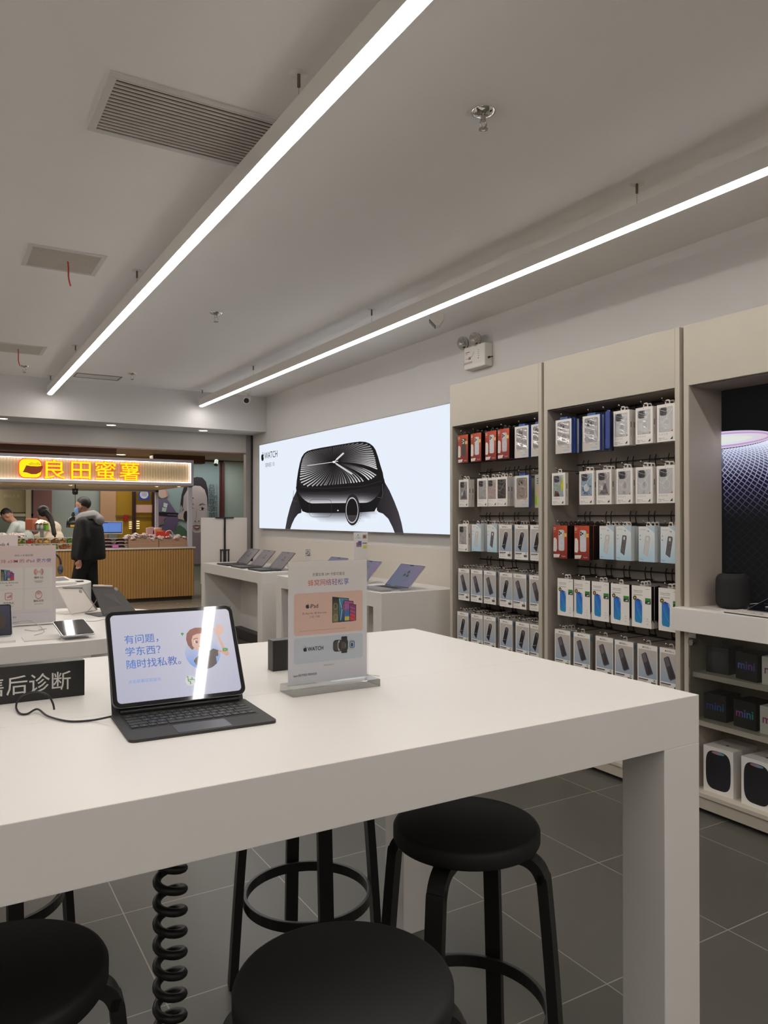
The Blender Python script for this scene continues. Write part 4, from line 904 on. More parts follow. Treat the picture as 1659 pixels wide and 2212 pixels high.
# paper sign in an acrylic holder
def milky_mat():
    """thick clear acrylic block: mostly see-through with a pale body and glossy faces"""
    m = clear_mat('acrylic_block', (.97, .98, .97), .10); n = m.node_tree.nodes; L = m.node_tree.links
    o = n['Material Output']; sh = o.inputs[0].links[0].from_socket; d = n.new('ShaderNodeBsdfDiffuse'); d.inputs[0].default_value = (.8, .78, .75, 1)
    x = n.new('ShaderNodeMixShader'); x.inputs[0].default_value = .22; L.new(sh, x.inputs[1]); L.new(d.outputs[0], x.inputs[2]); L.new(x.outputs[0], o.inputs[0]); return m
PAPER = attr_mat('coated_paper', .5)
GRAD = lambda x0, x1: (lambda a, b: mixc((226, 110, 60), (200, 70, 110), (a - x0) / (x1 - x0) * 2.5) if (a - x0) / (x1 - x0) < .4 else mixc((200, 70, 110), (60, 80, 190), ((a - x0) / (x1 - x0) - .4) / .6))
def tablets_pic(c, x, y, s):
    """four upright tablets, biggest first"""
    for i, (u, w, h, cols) in enumerate(((0, .40, 1.0, [(40, 38, 34), (150, 140, 96)]), (.26, .46, .96, [(90, 160, 190), (34, 74, 110)]), (.50, .42, .84, [(226, 90, 150), (60, 130, 200)]), (.74, .30, .70, [(92, 60, 120), (210, 60, 80)]))):
        q = [(x + u * s, y + .0), (x + (u + w) * s, y + .02 * s), (x + (u + w) * s, y + (h - .06) * s), (x + u * s, y + h * s)]
        c.poly(q, (38, 38, 46)); g = .025 * s
        q2 = [(q[0][0] + g, q[0][1] + g), (q[1][0] - g, q[1][1] + g), (q[2][0] - g, q[2][1] - g), (q[3][0] + g, q[3][1] - g)]
        c.poly(q2, lambda a, b, cc=cols: mixc(cc[1], cc[0], (b - y) / (s)))
        if i == 0:
            for k in (.2, .62): c.ring(x + .14 * s, y + k * s, .09 * s, .12 * s, .18, (170, 166, 130), 16)
        if i == 1: c.line([(x + .30 * s, y + .9 * s), (x + .42 * s, y + .5 * s), (x + .36 * s, y + .08 * s)], .03 * s, (176, 214, 226)); c.line([(x + .42 * s, y + .5 * s), (x + .48 * s, y + .8 * s)], .03 * s, (34, 80, 120))
        if i == 2: c.ell(x + .68 * s, y + .36 * s, .14 * s, .14 * s, (54, 120, 190)); c.rect(x + .54 * s, y + .06 * s, x + .74 * s, y + .2 * s, (232, 206, 60)); c.ring(x + .62 * s, y + .58 * s, .15 * s, .16 * s, .2, (216, 60, 110), 16)
        if i == 3:
            for k in range(4): c.line([(x + .78 * s, y + (.14 + .14 * k) * s), (x + 1.0 * s, y + (.05 + .14 * k) * s)], .035 * s, (222, 90, 90) if k < 2 else (150, 120, 200))
t = thing('sign_holder', 'white paper sign with tablet and watch pictures in clear acrylic holder', 'sign', (.809, 1.615, 1.04))
MB().box(-.108, .122, -.036, .040, 0, .018).build('acrylic_base', milky_mat(), t, bevel=.001)
SW, SH = .209, .286
MB().box(-SW / 2 - .002, SW / 2 + .002, -.004, -.0015, .0185, .0185 + SH + .003).build('acrylic_front', CLEAR, t)
MB().box(-SW / 2 - .002, SW / 2 + .002, .0015, .004, .0185, .0185 + SH + .003).build('acrylic_rear', CLEAR, t)
m = MB(); m.box(-SW / 2, SW / 2, -.0002, .0002, .020, .020 + SH, col=(244, 236, 232)); c = Canvas(m, (-SW / 2, -.0002, .020), (1, 0, 0), (0, 0, 1), eps=.00002, start=.00003)
c.rect(0, 0, SW, SH, lambda a, b: mixc((232, 230, 240), (246, 236, 231), b / SH * 1.8))
Y = lambda v: (1 - v) * SH
c.text('无需实体 SIM 卡即可激活', SW / 2, Y(.122), .0085, (60, 56, 60), width=.41 * SW)
c.text('蜂窝网络轻松享', SW / 2, Y(.20), .0165, GRAD(.24 * SW, .76 * SW), bold=.003, width=.52 * SW)
c.rrect(.07 * SW, Y(.605), .945 * SW, Y(.26), .006, (240, 200, 184)); c.rrect(.07 * SW, Y(.835), .945 * SW, Y(.625), .006, (214, 219, 230))
c.apple(.235 * SW, Y(.385) + .0004, .0115, (40, 36, 38)); c.text('iPad', .265 * SW, Y(.385), .0135, (48, 44, 46), 'l', .01)
c.text('买 iPad Air 或 iPad mini', .32 * SW, Y(.435), .0062, (90, 70, 70), width=.30 * SW); c.text('立省 1100', .32 * SW, Y(.465), .0066, GRAD(.25 * SW, .39 * SW), width=.13 * SW)
tablets_pic(c, .545 * SW, Y(.52), .0625)
c.rect(.13 * SW, Y(.572), .72 * SW, Y(.568), (206, 166, 156))
c.apple(.205 * SW, Y(.735), .0115, (36, 34, 36)); c.text('WATCH', .235 * SW, Y(.735), .0125, (44, 42, 44), 'l', .02, width=.195 * SW)
wx, wy = .68 * SW, Y(.715)
c.rrect(wx - .026, wy - .014, wx - .002, wy + .014, .008, (44, 42, 42)); c.ell(wx - .017, wy, .008, .011, (74, 72, 72)); c.ring(wx - .010, wy, .004, .013, .4, (206, 206, 206), 16)
c.rrect(wx - .004, wy - .019, wx + .012, wy + .021, .002, (40, 38, 38)); c.rrect(wx - .009, wy - .014, wx + .014, wy + .014, .006, (48, 46, 46)); c.rect(wx - .004, wy - .008, wx + .006, wy + .008, (96, 80, 76)); c.rect(wx + .006, wy - .006, wx + .009, wy + .004, (90, 130, 120))
c.rrect(wx + .014, wy - .013, wx + .032, wy + .012, .005, (206, 202, 202)); c.rrect(wx + .0185, wy - .0085, wx + .0325, wy + .0085, .004, (60, 80, 120)); c.rrect(wx + .020, wy - .007, wx + .031, wy + .007, .003, (160, 190, 220)); c.ell(wx + .025, wy - .001, .003, .005, (50, 50, 60), 10)
c.text('优惠活动详情见店内', .5 * SW, Y(.872), .0045, (160, 152, 152), width=.13 * SW); c.text('Apple 授权专营店 零售体验店', .06 * SW, Y(.935), .0062, (70, 64, 66), 'l', width=.29 * SW)
m.build('paper_sheet', PAPER, t)
tag(MB().tube(spline([(.905, 1.74, 1.0415), (.955, 1.71, 1.0415), (.985, 1.675, 1.0415)], 5), .0007, 5).build('tether_cord', mat('pale_cord', (170, 164, 156), .5)), 'thin pale cord lying on the table behind the paper sign', 'cord')
# ---------------------------------------------------------------- round-ended white tables behind
def stadium(x0, cx, cy, r, n=28): return [(x0, cy - r)] + [(cx + r * cos(R(-90 + 180 * i / n)), cy + r * sin(R(-90 + 180 * i / n))) for i in range(n + 1)] + [(x0, cy + r)]
t = thing('round_end_table', 'white round-ended display table with tablets, behind the black sign', 'table', (0, 0, 0))
MB().prism(stadium(-2.6, .50, 4.24, .68), .834, .90, 'z').build('tabletop', WHITE, t, bevel=.002)
MB().prism(stadium(-2.3, -.15, 4.24, .40), 0, .834, 'z').build('pedestal', WHITE, t)
t = thing('drum_table', 'white solid drum-shaped display table closest to the shop front', 'table', (0, 0, 0))
MB().prism(stadium(-2.6, .66, 6.90, .50, 36), 0, .90, 'z', smooth=False).build('drum_body', WHITE, t, bevel=.002)
# poster on the round-ended table
t = thing('poster_holder', 'tall pink-white paper poster with four picture cards in acrylic holder', 'poster', (.391, 4.22, .90))
PW, PH = .300, .398
MB().box(-.155, .155, -.03, .03, 0, .008).build('acrylic_base', CLEAR, t)
MB().box(-PW / 2 - .002, PW / 2 + .002, -.004, -.0015, .008, .008 + PH).build('acrylic_front', CLEAR, t)
m = MB(); m.box(-PW / 2, PW / 2, -.0002, .0002, .008, .008 + PH, col=(232, 214, 208)); c = Canvas(m, (-PW / 2, -.0002, .008), (1, 0, 0), (0, 0, 1), eps=.00005, start=.0001)
Y = lambda v: (1 - v) * PH
c.rect(0, 0, PW, PH, lambda a, b: mixc((236, 228, 234), (246, 220, 214), b / PH))
c.text('现在入手超划算', .5 * PW, Y(.135), .0105, (70, 60, 62), width=.085); c.text('支持 eSIM 的 iPad 更方便', .50 * PW, Y(.215), .021, GRAD(.05 * PW, .95 * PW), bold=.002, width=.255)
for i in (0, 1):
    for j in (0, 1): c.rrect((.055 + .46 * i) * PW, Y(.545 + .275 * j), (.485 + .46 * i) * PW, Y(.28 + .275 * j), .006, (243, 234, 229))
tablets_pic(c, .15 * PW, Y(.44), .058); c.text('买 iPad Air 或 iPad mini', .27 * PW, Y(.475), .0085, (70, 62, 62), width=.085); c.text('立省 1100', .27 * PW, Y(.505), .007, (120, 90, 110))
RDK = (206, 110, 96)
for k in range(3):
    for a0 in (-.9, pi - .9): c.ring(.73 * PW, Y(.34), .010 + .006 * k, .010 + .006 * k, .16, RDK, 10, a0, a0 + 1.8)
c.text('5G', .73 * PW, Y(.35), .012, RDK); c.text('随时 5G', .73 * PW, Y(.425), .012, (80, 70, 70), bold=.002); c.rect(.66 * PW, Y(.462), .80 * PW, Y(.457), (170, 156, 152)); c.rect(.68 * PW, Y(.475), .78 * PW, Y(.470), (170, 156, 152))
p = rr(.22 * PW, Y(.68), .32 * PW, Y(.595), .005); c.line(p + [p[0]], .0022, RDK)
for k in range(4): c.rect((.245 + .017 * k) * PW, Y(.655), (.256 + .017 * k) * PW, Y(.645 - .008 * k), RDK)
c.text('蓝牙热点', .27 * PW, Y(.735), .012, (80, 70, 70), bold=.002); c.rect(.20 * PW, Y(.765), .34 * PW, Y(.760), (170, 156, 152))
c.ring(.73 * PW, Y(.635), .016, .021, .14, RDK, 24); 
for k in range(4): c.line([((.705 + .016 * k) * PW, Y(.63)), ((.705 + .016 * k) * PW, Y(.595))], .002, RDK)
c.text('隐私无忧', .73 * PW, Y(.722), .012, (80, 70, 70), bold=.002); c.rect(.66 * PW, Y(.755), .80 * PW, Y(.750), (170, 156, 152)); c.text('Apple 授权专营店', .28 * PW, Y(.912), .0085, (90, 80, 80))
c.rect(.06 * PW, Y(.855), .9 * PW, Y(.851), (216, 206, 214)); m.build('paper_sheet', PAPER, t)
# small sign on the drum table
t = thing('sign_card', 'white tabletop sign card with small text on the drum table', 'sign', (.40, 6.60, .90))
m = MB().box(-.168, .168, 0, .02, 0, .410, col=(228, 212, 208)); c = Canvas(m, (-.168, 0, 0), (1, 0, 0), (0, 0, 1)); c.text('AirPods 4', .205, .325, .034, (84, 76, 78), 'c', .01); c.text('了解更多功能', .205, .295, .018, (120, 110, 110)); m.build('card', PRINT, t)
# tablets on the round-ended table
def small_tablet(name, label, loc, rz, w, h, tilt, back=None):
    t = thing(name, label, 'tablet', loc, rz); Mx = Matrix.Rotation(tilt, 4, 'X')
    MB().prism(rr(-w / 2, 0, w / 2, h, .012), -.007, 0, 'z', M=Mx).build('tablet_body', ALU, t, bevel=.001)
    m = MB(); m.add([Mx @ Vector((a, b, .0003)) for a, b in rr(-w / 2 + .003, .003, w / 2 - .003, h - .003, .010)], [tuple(range(24))], 0, (10, 10, 12))
    c = Canvas(m, Mx @ Vector((-w / 2 + .008, .008, .0005)), Mx.to_3x3() @ Vector((1, 0, 0)), Mx.to_3x3() @ Vector((0, 1, 0)), eps=.0001)
    return t, m, c, w - .016, h - .016, Mx
t, m, c, w_, h_, Mx = small_tablet('tablet', 'dark-screened tablet standing at the picture edge on the round-ended table', (.205, 3.86, .905), 0, .215, .155, R(66))
c.rect(0, 0, w_, h_, lambda a, b: mixc((44, 44, 56), (60, 62, 84), b / h_)); c.poly([(.1, .02), (.17, .03), (.185, .07), (.16, .11), (.12, .10)], (66, 58, 54)); m.build('screen', GLOSSP, t)
MB().box(-.05, .05, .03, .10, -.005, .0).box(-.03, .03, .055, .06, 0, .075).build('stand', WHITEP, t)
t, m, c, w_, h_, Mx = small_tablet('tablet', 'small tablet lying on a clear slanted stand with bright strip reflection', (.562, 3.615, .922), R(7), .142, .185, R(14.5))
c.rect(0, 0, w_, h_, lambda a, b: (30, 24, 24)); m.build('screen', mat_s := attr_mat('mirror_screen', .05, 0, 1), t)
MB().prism([(.03, -.022), (.15, -.022), (.15, .024), (.03, .0)], -.05, .05, 'x').build('acrylic_stand', CLEAR, t)
tag(MB().prism(rr(-.075, -.07, .075, .07, .01), 0, .006, 'z').build('flat_keyboard', WHITEP), 'flat white keyboard lying before the tall pink poster', 'keyboard').location = (.418, 3.735, .90)
tag(MB().prism(rr(-.14, -.015, .10, .045, .01), 0, .010, 'z').build('white_stand_base', WHITEP), 'white slab base beside the dark standing tablet', 'base').location = (.21, 3.69, .90)
# folio tablets seen from behind
t = thing('folio_tablet', 'tablet in a white folio seen from behind, beside the pink poster', 'tablet', (.70, 4.55, .90)); O = Matrix.Translation((-.70, -4.55, -.90))
q = [O @ Vector(p) for p in ((.658, 4.5, .912), (.812, 4.61, .912), (.745, 4.71, 1.034), (.600, 4.6, 1.05))]
FOL = mat('white_folio', (214, 204, 194), .55); slab(MB(), q, .009).build('folio_back', FOL, t, bevel=.002)
m = MB(); slab(m, [q[0] + Vector((-.02, .09, -.010)), q[1] + Vector((.07, .05, -.010)), q[1] + Vector((-.01, .22, -.010)), q[0] + Vector((-.08, .22, -.010))], .004); m.build('folio_base', FOL, t)
n_ = (q[1] - q[0]).cross(q[3] - q[0]).normalized()
m = MB(); cc = q[2] * .86 + q[0] * .14; m.cyl(cc - n_ * .001, cc + n_ * .003, .010, .010, 16); m.build('camera_bump', mat('camera_grey', (120, 112, 106), .3), t)
m = MB(); m.tube([q[3] * .8 + q[2] * .2 + n_ * .004, q[2] + n_ * .004], .004, 8); m.tube([q[2] + n_ * .003, q[1] + n_ * .003], .003, 6); m.build('folio_spine', mat('folio_edge', (150, 142, 134), .5), t)
t = thing('folio_tablet', 'tablet in a dark folio seen from behind, white pencil on its edge', 'tablet', (.86, 4.42, .90)); O = Matrix.Translation((-.86, -4.42, -.90))
q = [O @ Vector(p) for p in ((.797, 4.32, .914), (.999, 4.42, .905), (.905, 4.53, 1.045), (.754, 4.42, 1.065))]
DF = mat('dark_folio', (70, 66, 64), .6); slab(MB(), q, .009).build('folio_back', DF, t, bevel=.002)
m = MB(); slab(m, [q[0] + Vector((-.02, .06, -.011)), q[1] + Vector((.03, .06, -.0045)), q[1] + Vector((-.03, .24, -.0045)), q[0] + Vector((-.06, .24, -.011))], .003); m.build('folio_base', DF, t)
n_ = (q[1] - q[0]).cross(q[3] - q[0]).normalized()
m = MB().tube([q[3] * .95 + q[2] * .05 + Vector((0, 0, .006)), q[3] * .20 + q[2] * .80 + Vector((0, 0, .006))], .006, 10); m.build('stylus', mat('stylus_white', (226, 218, 206), .35), t)
m = MB(); cc = q[2] * .93 + q[0] * .07; m.cyl(cc - n_ * .001, cc + n_ * .003, .012, .012, 16); m.build('camera_bump', mat('camera_grey', (120, 112, 106), .3), t)
for pts, lb in (([(.80, 4.50, 1.055), (.79, 4.47, 1.0), (.77, 4.50, .95), (.74, 4.55, .903)], 'pale cable dropping from the pencil on the dark folio tablet'),
                ([(.62, 4.3, .902), (.72, 4.2, .902), (.80, 4.25, .902), (.88, 4.1, .902)], 'thin grey cable lying behind the small slanted tablet'),
                ([(.33, 4.12, .93), (.40, 4.0, .95), (.45, 3.9, .91), (.40, 3.84, .902), (.43, 3.80, .902), (.50, 3.80, .902)], 'thin grey cable looping before the pink poster base'),
                ([(.38, 4.05, .902), (.42, 3.96, .905), (.47, 3.98, .91), (.44, 4.02, .902)], 'short grey cable loop beside the slanted small tablet')):
    tag(MB().tube(spline(pts, 7), .0016, 6).build('display_cable', mat('grey_cable', (176, 168, 158), .5)), lb, 'cable', 'cables on the round-ended table')
# drum table things
t = thing('headphones', 'dark over-ear headphones hanging on a stand by the drum table sign', 'headphones', (.83, 6.62, .90))
MB().cyl((0, 0, 0), (0, 0, .008), .05, .05, 24).cyl((0, 0, .008), (0, 0, .24), .006, .006, 8).build('stand', WHITEP, t)
MB().tube([(.055 * cos(R(a)), .0, .175 + .075 * sin(R(a))) for a in range(-10, 191, 12)], .008, 8).build('headband', mat('dark_mesh_band', (48, 46, 48), .6), t)
for s in (-1, 1): MB().ball((s * .052, 0, .125), .042, 16, sc=(.55, .8, 1.0)).build('ear_cup', mat('ear_cup_grey', (84, 84, 90), .3, .5), t)
t = thing('display_tray', 'white slanted display tray with dark recess on the drum table', 'tray', (.86, 6.66, .90), R(12))
MB().prism([(-.09, 0), (.17, 0), (.17, .05), (-.09, .02)], -.14, .13, 'x').build('tray_body', WHITEP, t, bevel=.002)
m = MB(); slab(m, [(-.10, .0, .0325), (.10, .0, .0325), (.10, .13, .0475), (-.10, .13, .0475)], .004); m.build('dark_recess', BLACKP, t)
tag(MB().box(-.035, .035, -.02, .02, 0, .012).build('card_box', mat('dark_grey_box', (96, 90, 86), .5)), 'small dark box lying on the drum table beside the slanted tray', 'box').location = (1.055, 6.82, .90)
# ---------------------------------------------------------------- wall tables with laptops
def wall_table(y0, y1, label):
    t = thing('wall_table', label, 'table', (3.13, (y0 + y1) / 2, 0), 0, 'white laptop tables along the wall'); h = (y1 - y0) / 2
    MB().box(-.355, .342, -h, h, .79, .90).build('tabletop', WHITE, t, bevel=.0012)
    MB().box(-.355, .342, -h, -h + .12, 0, .7901).build('side_panel', WHITE, t); MB().box(-.355, .342, h - .12, h, 0, .7901).build('side_panel', WHITE, t)
    MB().box(.10, .14, -h + .12, h - .12, .12, .7899).build('back_panel', WHITE, t); MB().box(-.0, .34, -h + .12, h - .12, .0, .1199).build('plinth', mat('dark_plinth', (44, 42, 40), .5), t)
wall_table(7.00, 8.96, 'white laptop table against the wall, farther one by the easel board')
wall_table(4.69, 6.64, 'white laptop table against the wall, nearer one touching the cabinets')
LP = None
def laptop(y, label, dark, x=3.055, tilt=43):
    t = thing('laptop', label, 'laptop', (x, y, .90), 0, 'open laptops on the wall tables')
    met = SPACE if dark else ALU
    b = MB().prism(rr(-.235, -.176, 0, .176, .01), .002, .016, 'z').build('base', met, t, bevel=.001)
    m = MB()
    for i in range(6):
        for j in range(14): m.box(-.105 + i * .016, -.105 + i * .016 + .0135, -.145 + j * .0207, -.145 + j * .0207 + .018, .016, .0168)
    m.build('keyboard', mat('black_keys', (22, 22, 24), .5), b)
    MB().box(-.215, -.13, -.065, .065, .016, .0163).build('trackpad', met, b)
    T_ = R(tilt); U = Vector((sin(T_), 0, cos(T_))); O = Vector((0, .176, .014)); Mx = Matrix(((0, U[0], cos(T_), 0), (-1, 0, 0, .176), (0, U[2], -sin(T_), .014), (0, 0, 0, 1)))
    l = MB().prism(rr(0, 0, .352, .228, .010), 0, .005, 'z', M=Mx).build('lid', met, t, bevel=.0008)
    m = MB(); c = Canvas(m, Mx @ Vector((0, 0, 0)), (0, -1, 0), U, eps=.0003, start=.0003)
    c.rrect(.003, .003, .349, .225, .008, (14, 14, 15))
    A, B = ((88, 74, 80), (112, 100, 104)) if dark else ((84, 96, 134), (128, 112, 138))
    c.rrect(.008, .010, .344, .220, .004, lambda a, b: mixc(A, B, (a + b) / .5)); c.rect(.15, .211, .20, .221, (14, 14, 15))
    c.rrect(.06, .02, .25, .15, .02, mixc(A, (120, 120, 126), .4), rot=.5)
    for q in ((.17, .12), (.20, .15), (.215, .115)): c.ell(q[0], q[1], .014, .014, (40, 38, 44), 16)
    m.build('screen', attr_mat('dim_screen', .45, .62, 0, .15), l)
    return t
laptop(8.345, 'open laptop farthest along, beside the white easel board', True)
laptop(7.875, 'open laptop in the middle of the farther wall table', True)
laptop(7.345, 'open laptop at the near end of the farther wall table', True)
laptop(6.18, 'open laptop mostly hidden behind the standing paper sign', False)
laptop(5.58, 'open laptop partly hidden by the paper sign, bluish screen', False, 3.05)
laptop(4.935, 'open laptop with bluish screen nearest the phone case cabinets', False, 3.05)
for y in (8.12, 7.63, 7.10, 5.35, 4.78):
    t = tag(MB().prism(rr(-.035, -.03, .035, .03, .01), 0, .006, 'z').build('info_puck', WHITEP), 'small white security puck on the table beside a laptop', 'puck', 'white pucks beside the laptops'); t.location = (2.93, y - .03, .90)
for y in (8.1, 7.6, 5.32):
    tag(MB().tube(spline([(3.06, y + .08, .91), (3.14, y + .02, .935), (3.25, y, .93), (3.38, y + .02, .903)], 6), .003, 6).build('power_cable', WHITEP), 'white power cable arching behind a laptop on the wall table', 'cable', 'white laptop cables')
def cardsign(x, y, w, h, label, wide):
    t = thing('info_sign', label, 'sign', (x, y, .90)); MB().box(-w / 2 - .01, w / 2 + .01, -.03, .03, 0, .006).build('acrylic_base', CLEAR, t)
    m = MB().box(-w / 2, w / 2, -.002, .002, .006, h, col=(220, 216, 212)); c = Canvas(m, (-w / 2, -.002, 0), (1, 0, 0), (0, 0, 1), eps=.0002)
    if wide:
        c.apple(w * .3, h * .93, .012, (60, 60, 64)); c.text('Mac 与', w * .3, h * .89, .012, (60, 56, 60)); c.text('iPhone 更出色', w * .3, h * .865, .010, (80, 76, 80))
        c.rect(w * .62, h * .86, w * .92, h * .95, (172, 150, 138)); c.rect(w * .68, h * .875, w * .84, h * .93, (120, 80, 66)); c.rect(w * .18, h * .68, w * .55, h * .78, (150, 110, 110)); c.rect(w * .3, h * .72, w * .55, h * .81, (96, 90, 140)); c.rect(w * .66, h * .64, w * .92, h * .71, (206, 196, 90))
        for k in range(7): c.ell(w * (.64 + .04 * k), h * (.76 + .02 * ((k * 3) % 3)), .004, .004, (50, 60, 80), 8)
    else:
        random.seed(3)
        for k in range(16): c.rect(w * (.15 + .18 * (k % 4)), h * (.93 - .085 * (k // 4)), w * (.15 + .18 * (k % 4)) + .006 + .006 * random.random(), h * (.93 - .085 * (k // 4)) + .004 + .010 * random.random(), (60, 58, 58))
    m.build('sign_face', PRINT, t)
cardsign(3.317, 7.10, .074, .222, 'small white icon card standing at the end of the farther wall table', 0)
cardsign(3.33, 6.0, .146, .412, 'tall white picture sign standing beneath the lit watch poster', 1)
# easel board
t = thing('easel_board', 'plain white board on a black easel standing in the shop entrance', 'easel board', (3.107, 9.08, 0))
MB().box(-.297, .294, .012, .022, .632, 1.444).build('board', mat('white_foam_board', (218, 208, 198), .6), t)
m = MB().cyl((0, 0, .10), (0, 0, 1.05), .018, .018, 12).cyl((0, 0, 1.05), (0, 0, 1.44), .012, .012, 12); m.build('pole', BLACKP, t)
MB().box(-.118, .112, -.012, .03, 1.434, 1.450).build('top_clamp', BLACKP, t)
m = MB().box(-.06, .06, -.012, .012, 1.035, 1.05)
for s in (-1, 1): m.cyl((s * .05, 0, .70), (s * .05, 0, 1.045), .009, .009, 8)
m.build('slide_bracket', BLACKP, t)
for a in (90, 210, 330): MB().tube([(0, 0, .35), (.18 * cos(R(a)), .10 * sin(R(a)), .01)], .011, 8).build('leg', BLACKP, t)
# ---------------------------------------------------------------- mall beyond the shop front
m = MB().box(-8, 12, 9.32, 20, 2.76, 3.0); struct(m.build('ceiling_mall', mat('mall_ceiling_paint', (178, 160, 140), .7)))
BM = mat('dusty_pink_board', (190, 160, 150), .6)
def panel(name, x0, x1, y0, y1, z0, z1, mm): struct(MB().box(x0, x1, y0, y1, z0, z1).build(name, mm))
panel('trim_5', -4, 2.95, 14.8, 15.2, 2.64, 2.7599, BM); panel('trim_6', -4, 2.30, 16.0, 16.4, 2.42, 2.7, mat('mauve_board', (120, 84, 78), .6)); panel('trim_7', 3.9, 5.0, 15.9, 16.2, 2.6, 2.7599, mat('brown_beam', (110, 84, 62), .6))
panel('wall_mall', -8, 12, 17.0, 17.1, 0, 2.9, mat('mall_grey_green', (150, 160, 152), .6))
panel('wall_mall_end', 7.2, 7.3, 9.3, 17, 0, 2.9, mat('mall_pale_wall', (190, 190, 184), .6))
panel('wall_mall_side', 12, 12.1, 9.3, 20, 0, 2.9, WALLM); panel('wall_mall_far', -8.1, -8, 9.3, 20, 0, 2.9, WALLM)
# shop unit with beige shutter
t = thing('beige_shutter', 'beige roller shutter with pale frame in the far shop unit', 'shutter', (.9, 16.98, 0))
MB().box(-1.5, .70, -.04, 0, 1.55, 2.03).build('shutter', mat('olive_beige', (168, 154, 112), .6), t)
m = MB()
for a in ((-1.5, .86, 2.03, 2.12), (-1.5, .86, 1.46, 1.52)): m.box(a[0], a[1], -.07, 0, a[2], a[3])
m.build('cross_rail', mat('cream_frame', (196, 186, 150), .5), t)
MB().box(.70, .80, -.08, 0, .0, 2.2).build('frame_post', MATS['cream_frame'], t)
MB().box(.80, .86, -.07, 0, 0, 2.3).build('dark_post', mat('dark_post', (74, 66, 62), .5), t)
MB().box(-1.5, .70, -.02, 0, .0, 1.45).build('lower_pane', mat('grey_pane', (120, 126, 116), .3), t)
t_ = MB(); c = Canvas(t_, (-.4, -.041, 0), (1, 0, 0), (0, 0, 1), eps=.001); c.text('精品皮具', .85, 1.85, .075, (205, 192, 160)); t_.build('lettering', PRINT, t)
t = tag(MB().box(-.08, .08, -.1, 0, 1.4, 2.1).build('lit_window_sign', mat('lit_white_sign', (236, 238, 240), .5, emis=.9)), 'bright white lit sign at the picture edge behind the kiosk', 'sign'); t.location = (1.03, 16.85, 0)
t = tag(MB().box(-.175, .175, -.12, 0, 0, 2.6).build('mauve_column', mat('mauve_panel', (130, 92, 86), .55)), 'mauve wall column behind the kiosk, beside beige shutter', 'column'); t.location = (1.91, 17, 0)
t = tag(MB().box(-.16, .16, -.1, 0, 0, 2.6).build('tan_column', mat('tan_panel', (178, 140, 104), .5)), 'tan wall column behind the kiosk till screen', 'column'); t.location = (3.20, 17, 0)
t = tag(MB().box(-.085, .085, -.14, 0, 0, 1.35).build('grey_cabinet', mat('grey_green_cab', (118, 128, 112), .4)), 'grey green cabinet against the tan column', 'cabinet'); t.location = (3.27, 16.88, 0)
t = thing('golden_shopfront', 'golden glazed shopfront with dark door posts behind the kiosk', 'shopfront', (3.80, 16.98, 0))
YG = mat('golden_panel', (150, 116, 34), .25, emis=.10)  # faint glow put into the panel colour, it is no lamp
MB().box(-.45, .44, -.05, 0, 0, 2.755).build('golden_panel', YG, t)
m = MB().box(-.10, -.03, -.12, -.05, 0, 2.3).box(.32, .38, -.12, -.05, 0, 2.3); m.build('door_post', mat('dark_wine_metal', (58, 36, 34), .35), t)
MB().box(-.03, .32, -.09, -.051, 1.55, 1.72).build('shelf_display', mat('pale_pink_display', (190, 150, 130), .5, emis=.12), t)  # display board also given a slight glow of its own
MB().box(-.45, -.10, -.08, -.05, 1.44, 1.49).box(-.03, .32, -.08, -.05, 1.42, 1.46).build('push_bar', mat('brass_bar', (140, 110, 60), .35, .6), t)
m = MB()
for k in range(4): m.box(-.16, -.11, -.075, -.05, 1.20 + .045 * k, 1.215 + .045 * k).box(-.01, .05, -.10, -.085, 1.20 + .05 * k, 1.217 + .05 * k)
m.build('lamp_row', mat('warm_lamp_bars', (255, 236, 190), .5, emis=1.2), t)
m = MB(); c = Canvas(m, (.02, -.13, 1.82), (1, 0, 0), (0, 0, 1), eps=.001); c.rect(0, 0, .24, .25, (60, 70, 140)); c.ell(.12, .125, .09, .09, (206, 206, 214))
for k in range(3): c.rect(.06, .09 + .032 * k, .18, .10 + .032 * k, (60, 70, 140))
m.build('round_notice', PRINT, t)
tag(MB().box(0, .09, -.05, 0, 0, .14).build('call_point', mat('red_box', (150, 34, 28), .4)), 'small red alarm box on the golden shopfront', 'alarm box').location = (3.52, 16.92, 1.36)
# portrait mural
t = thing('portrait_mural', 'large grey mural of a woman holding a brush, behind the kiosk', 'mural', (4.9, 16.97, 0))
X0 = 4.9; m = MB(); m.box(4.26 - X0, 5.70 - X0, -.04, 0, .38, 2.755, col=(96, 50, 50))
c = Canvas(m, (-X0, -.04, 0), (1, 0, 0), (0, 0, 1), eps=.0015)
c.rect(4.28, .44, 5.66, 2.72, lambda a, b: mixc((150, 168, 168), (134, 158, 160), (b - .4) / 2.4))
c.warp = lambda u, v: back_art(u, v, 16.93, 280, 1030, 5.925)
def ML(pts, col): c.poly(pts, col)
ML([(640, 440), (652, 330), (664, 230), (690, 140), (740, 60), (790, 20), (860, 0), (930, 10), (975, 60), (1000, 160), (1008, 300), (1005, 430), (960, 440), (880, 300), (760, 260), (700, 330), (690, 430)], (46, 44, 50))
FC = lambda a, b: mixc((196, 188, 186), (160, 150, 150), abs(a - 860) / 190)
ML([(690, 250), (745, 150), (830, 112), (905, 118), (960, 165), (990, 260), (1000, 400), (990, 520), (960, 620), (915, 700), (870, 730), (820, 710), (760, 640), (700, 520), (682, 380)], FC)
ML([(640, 400), (660, 360), (682, 400), (672, 450), (648, 448)], (150, 140, 140))
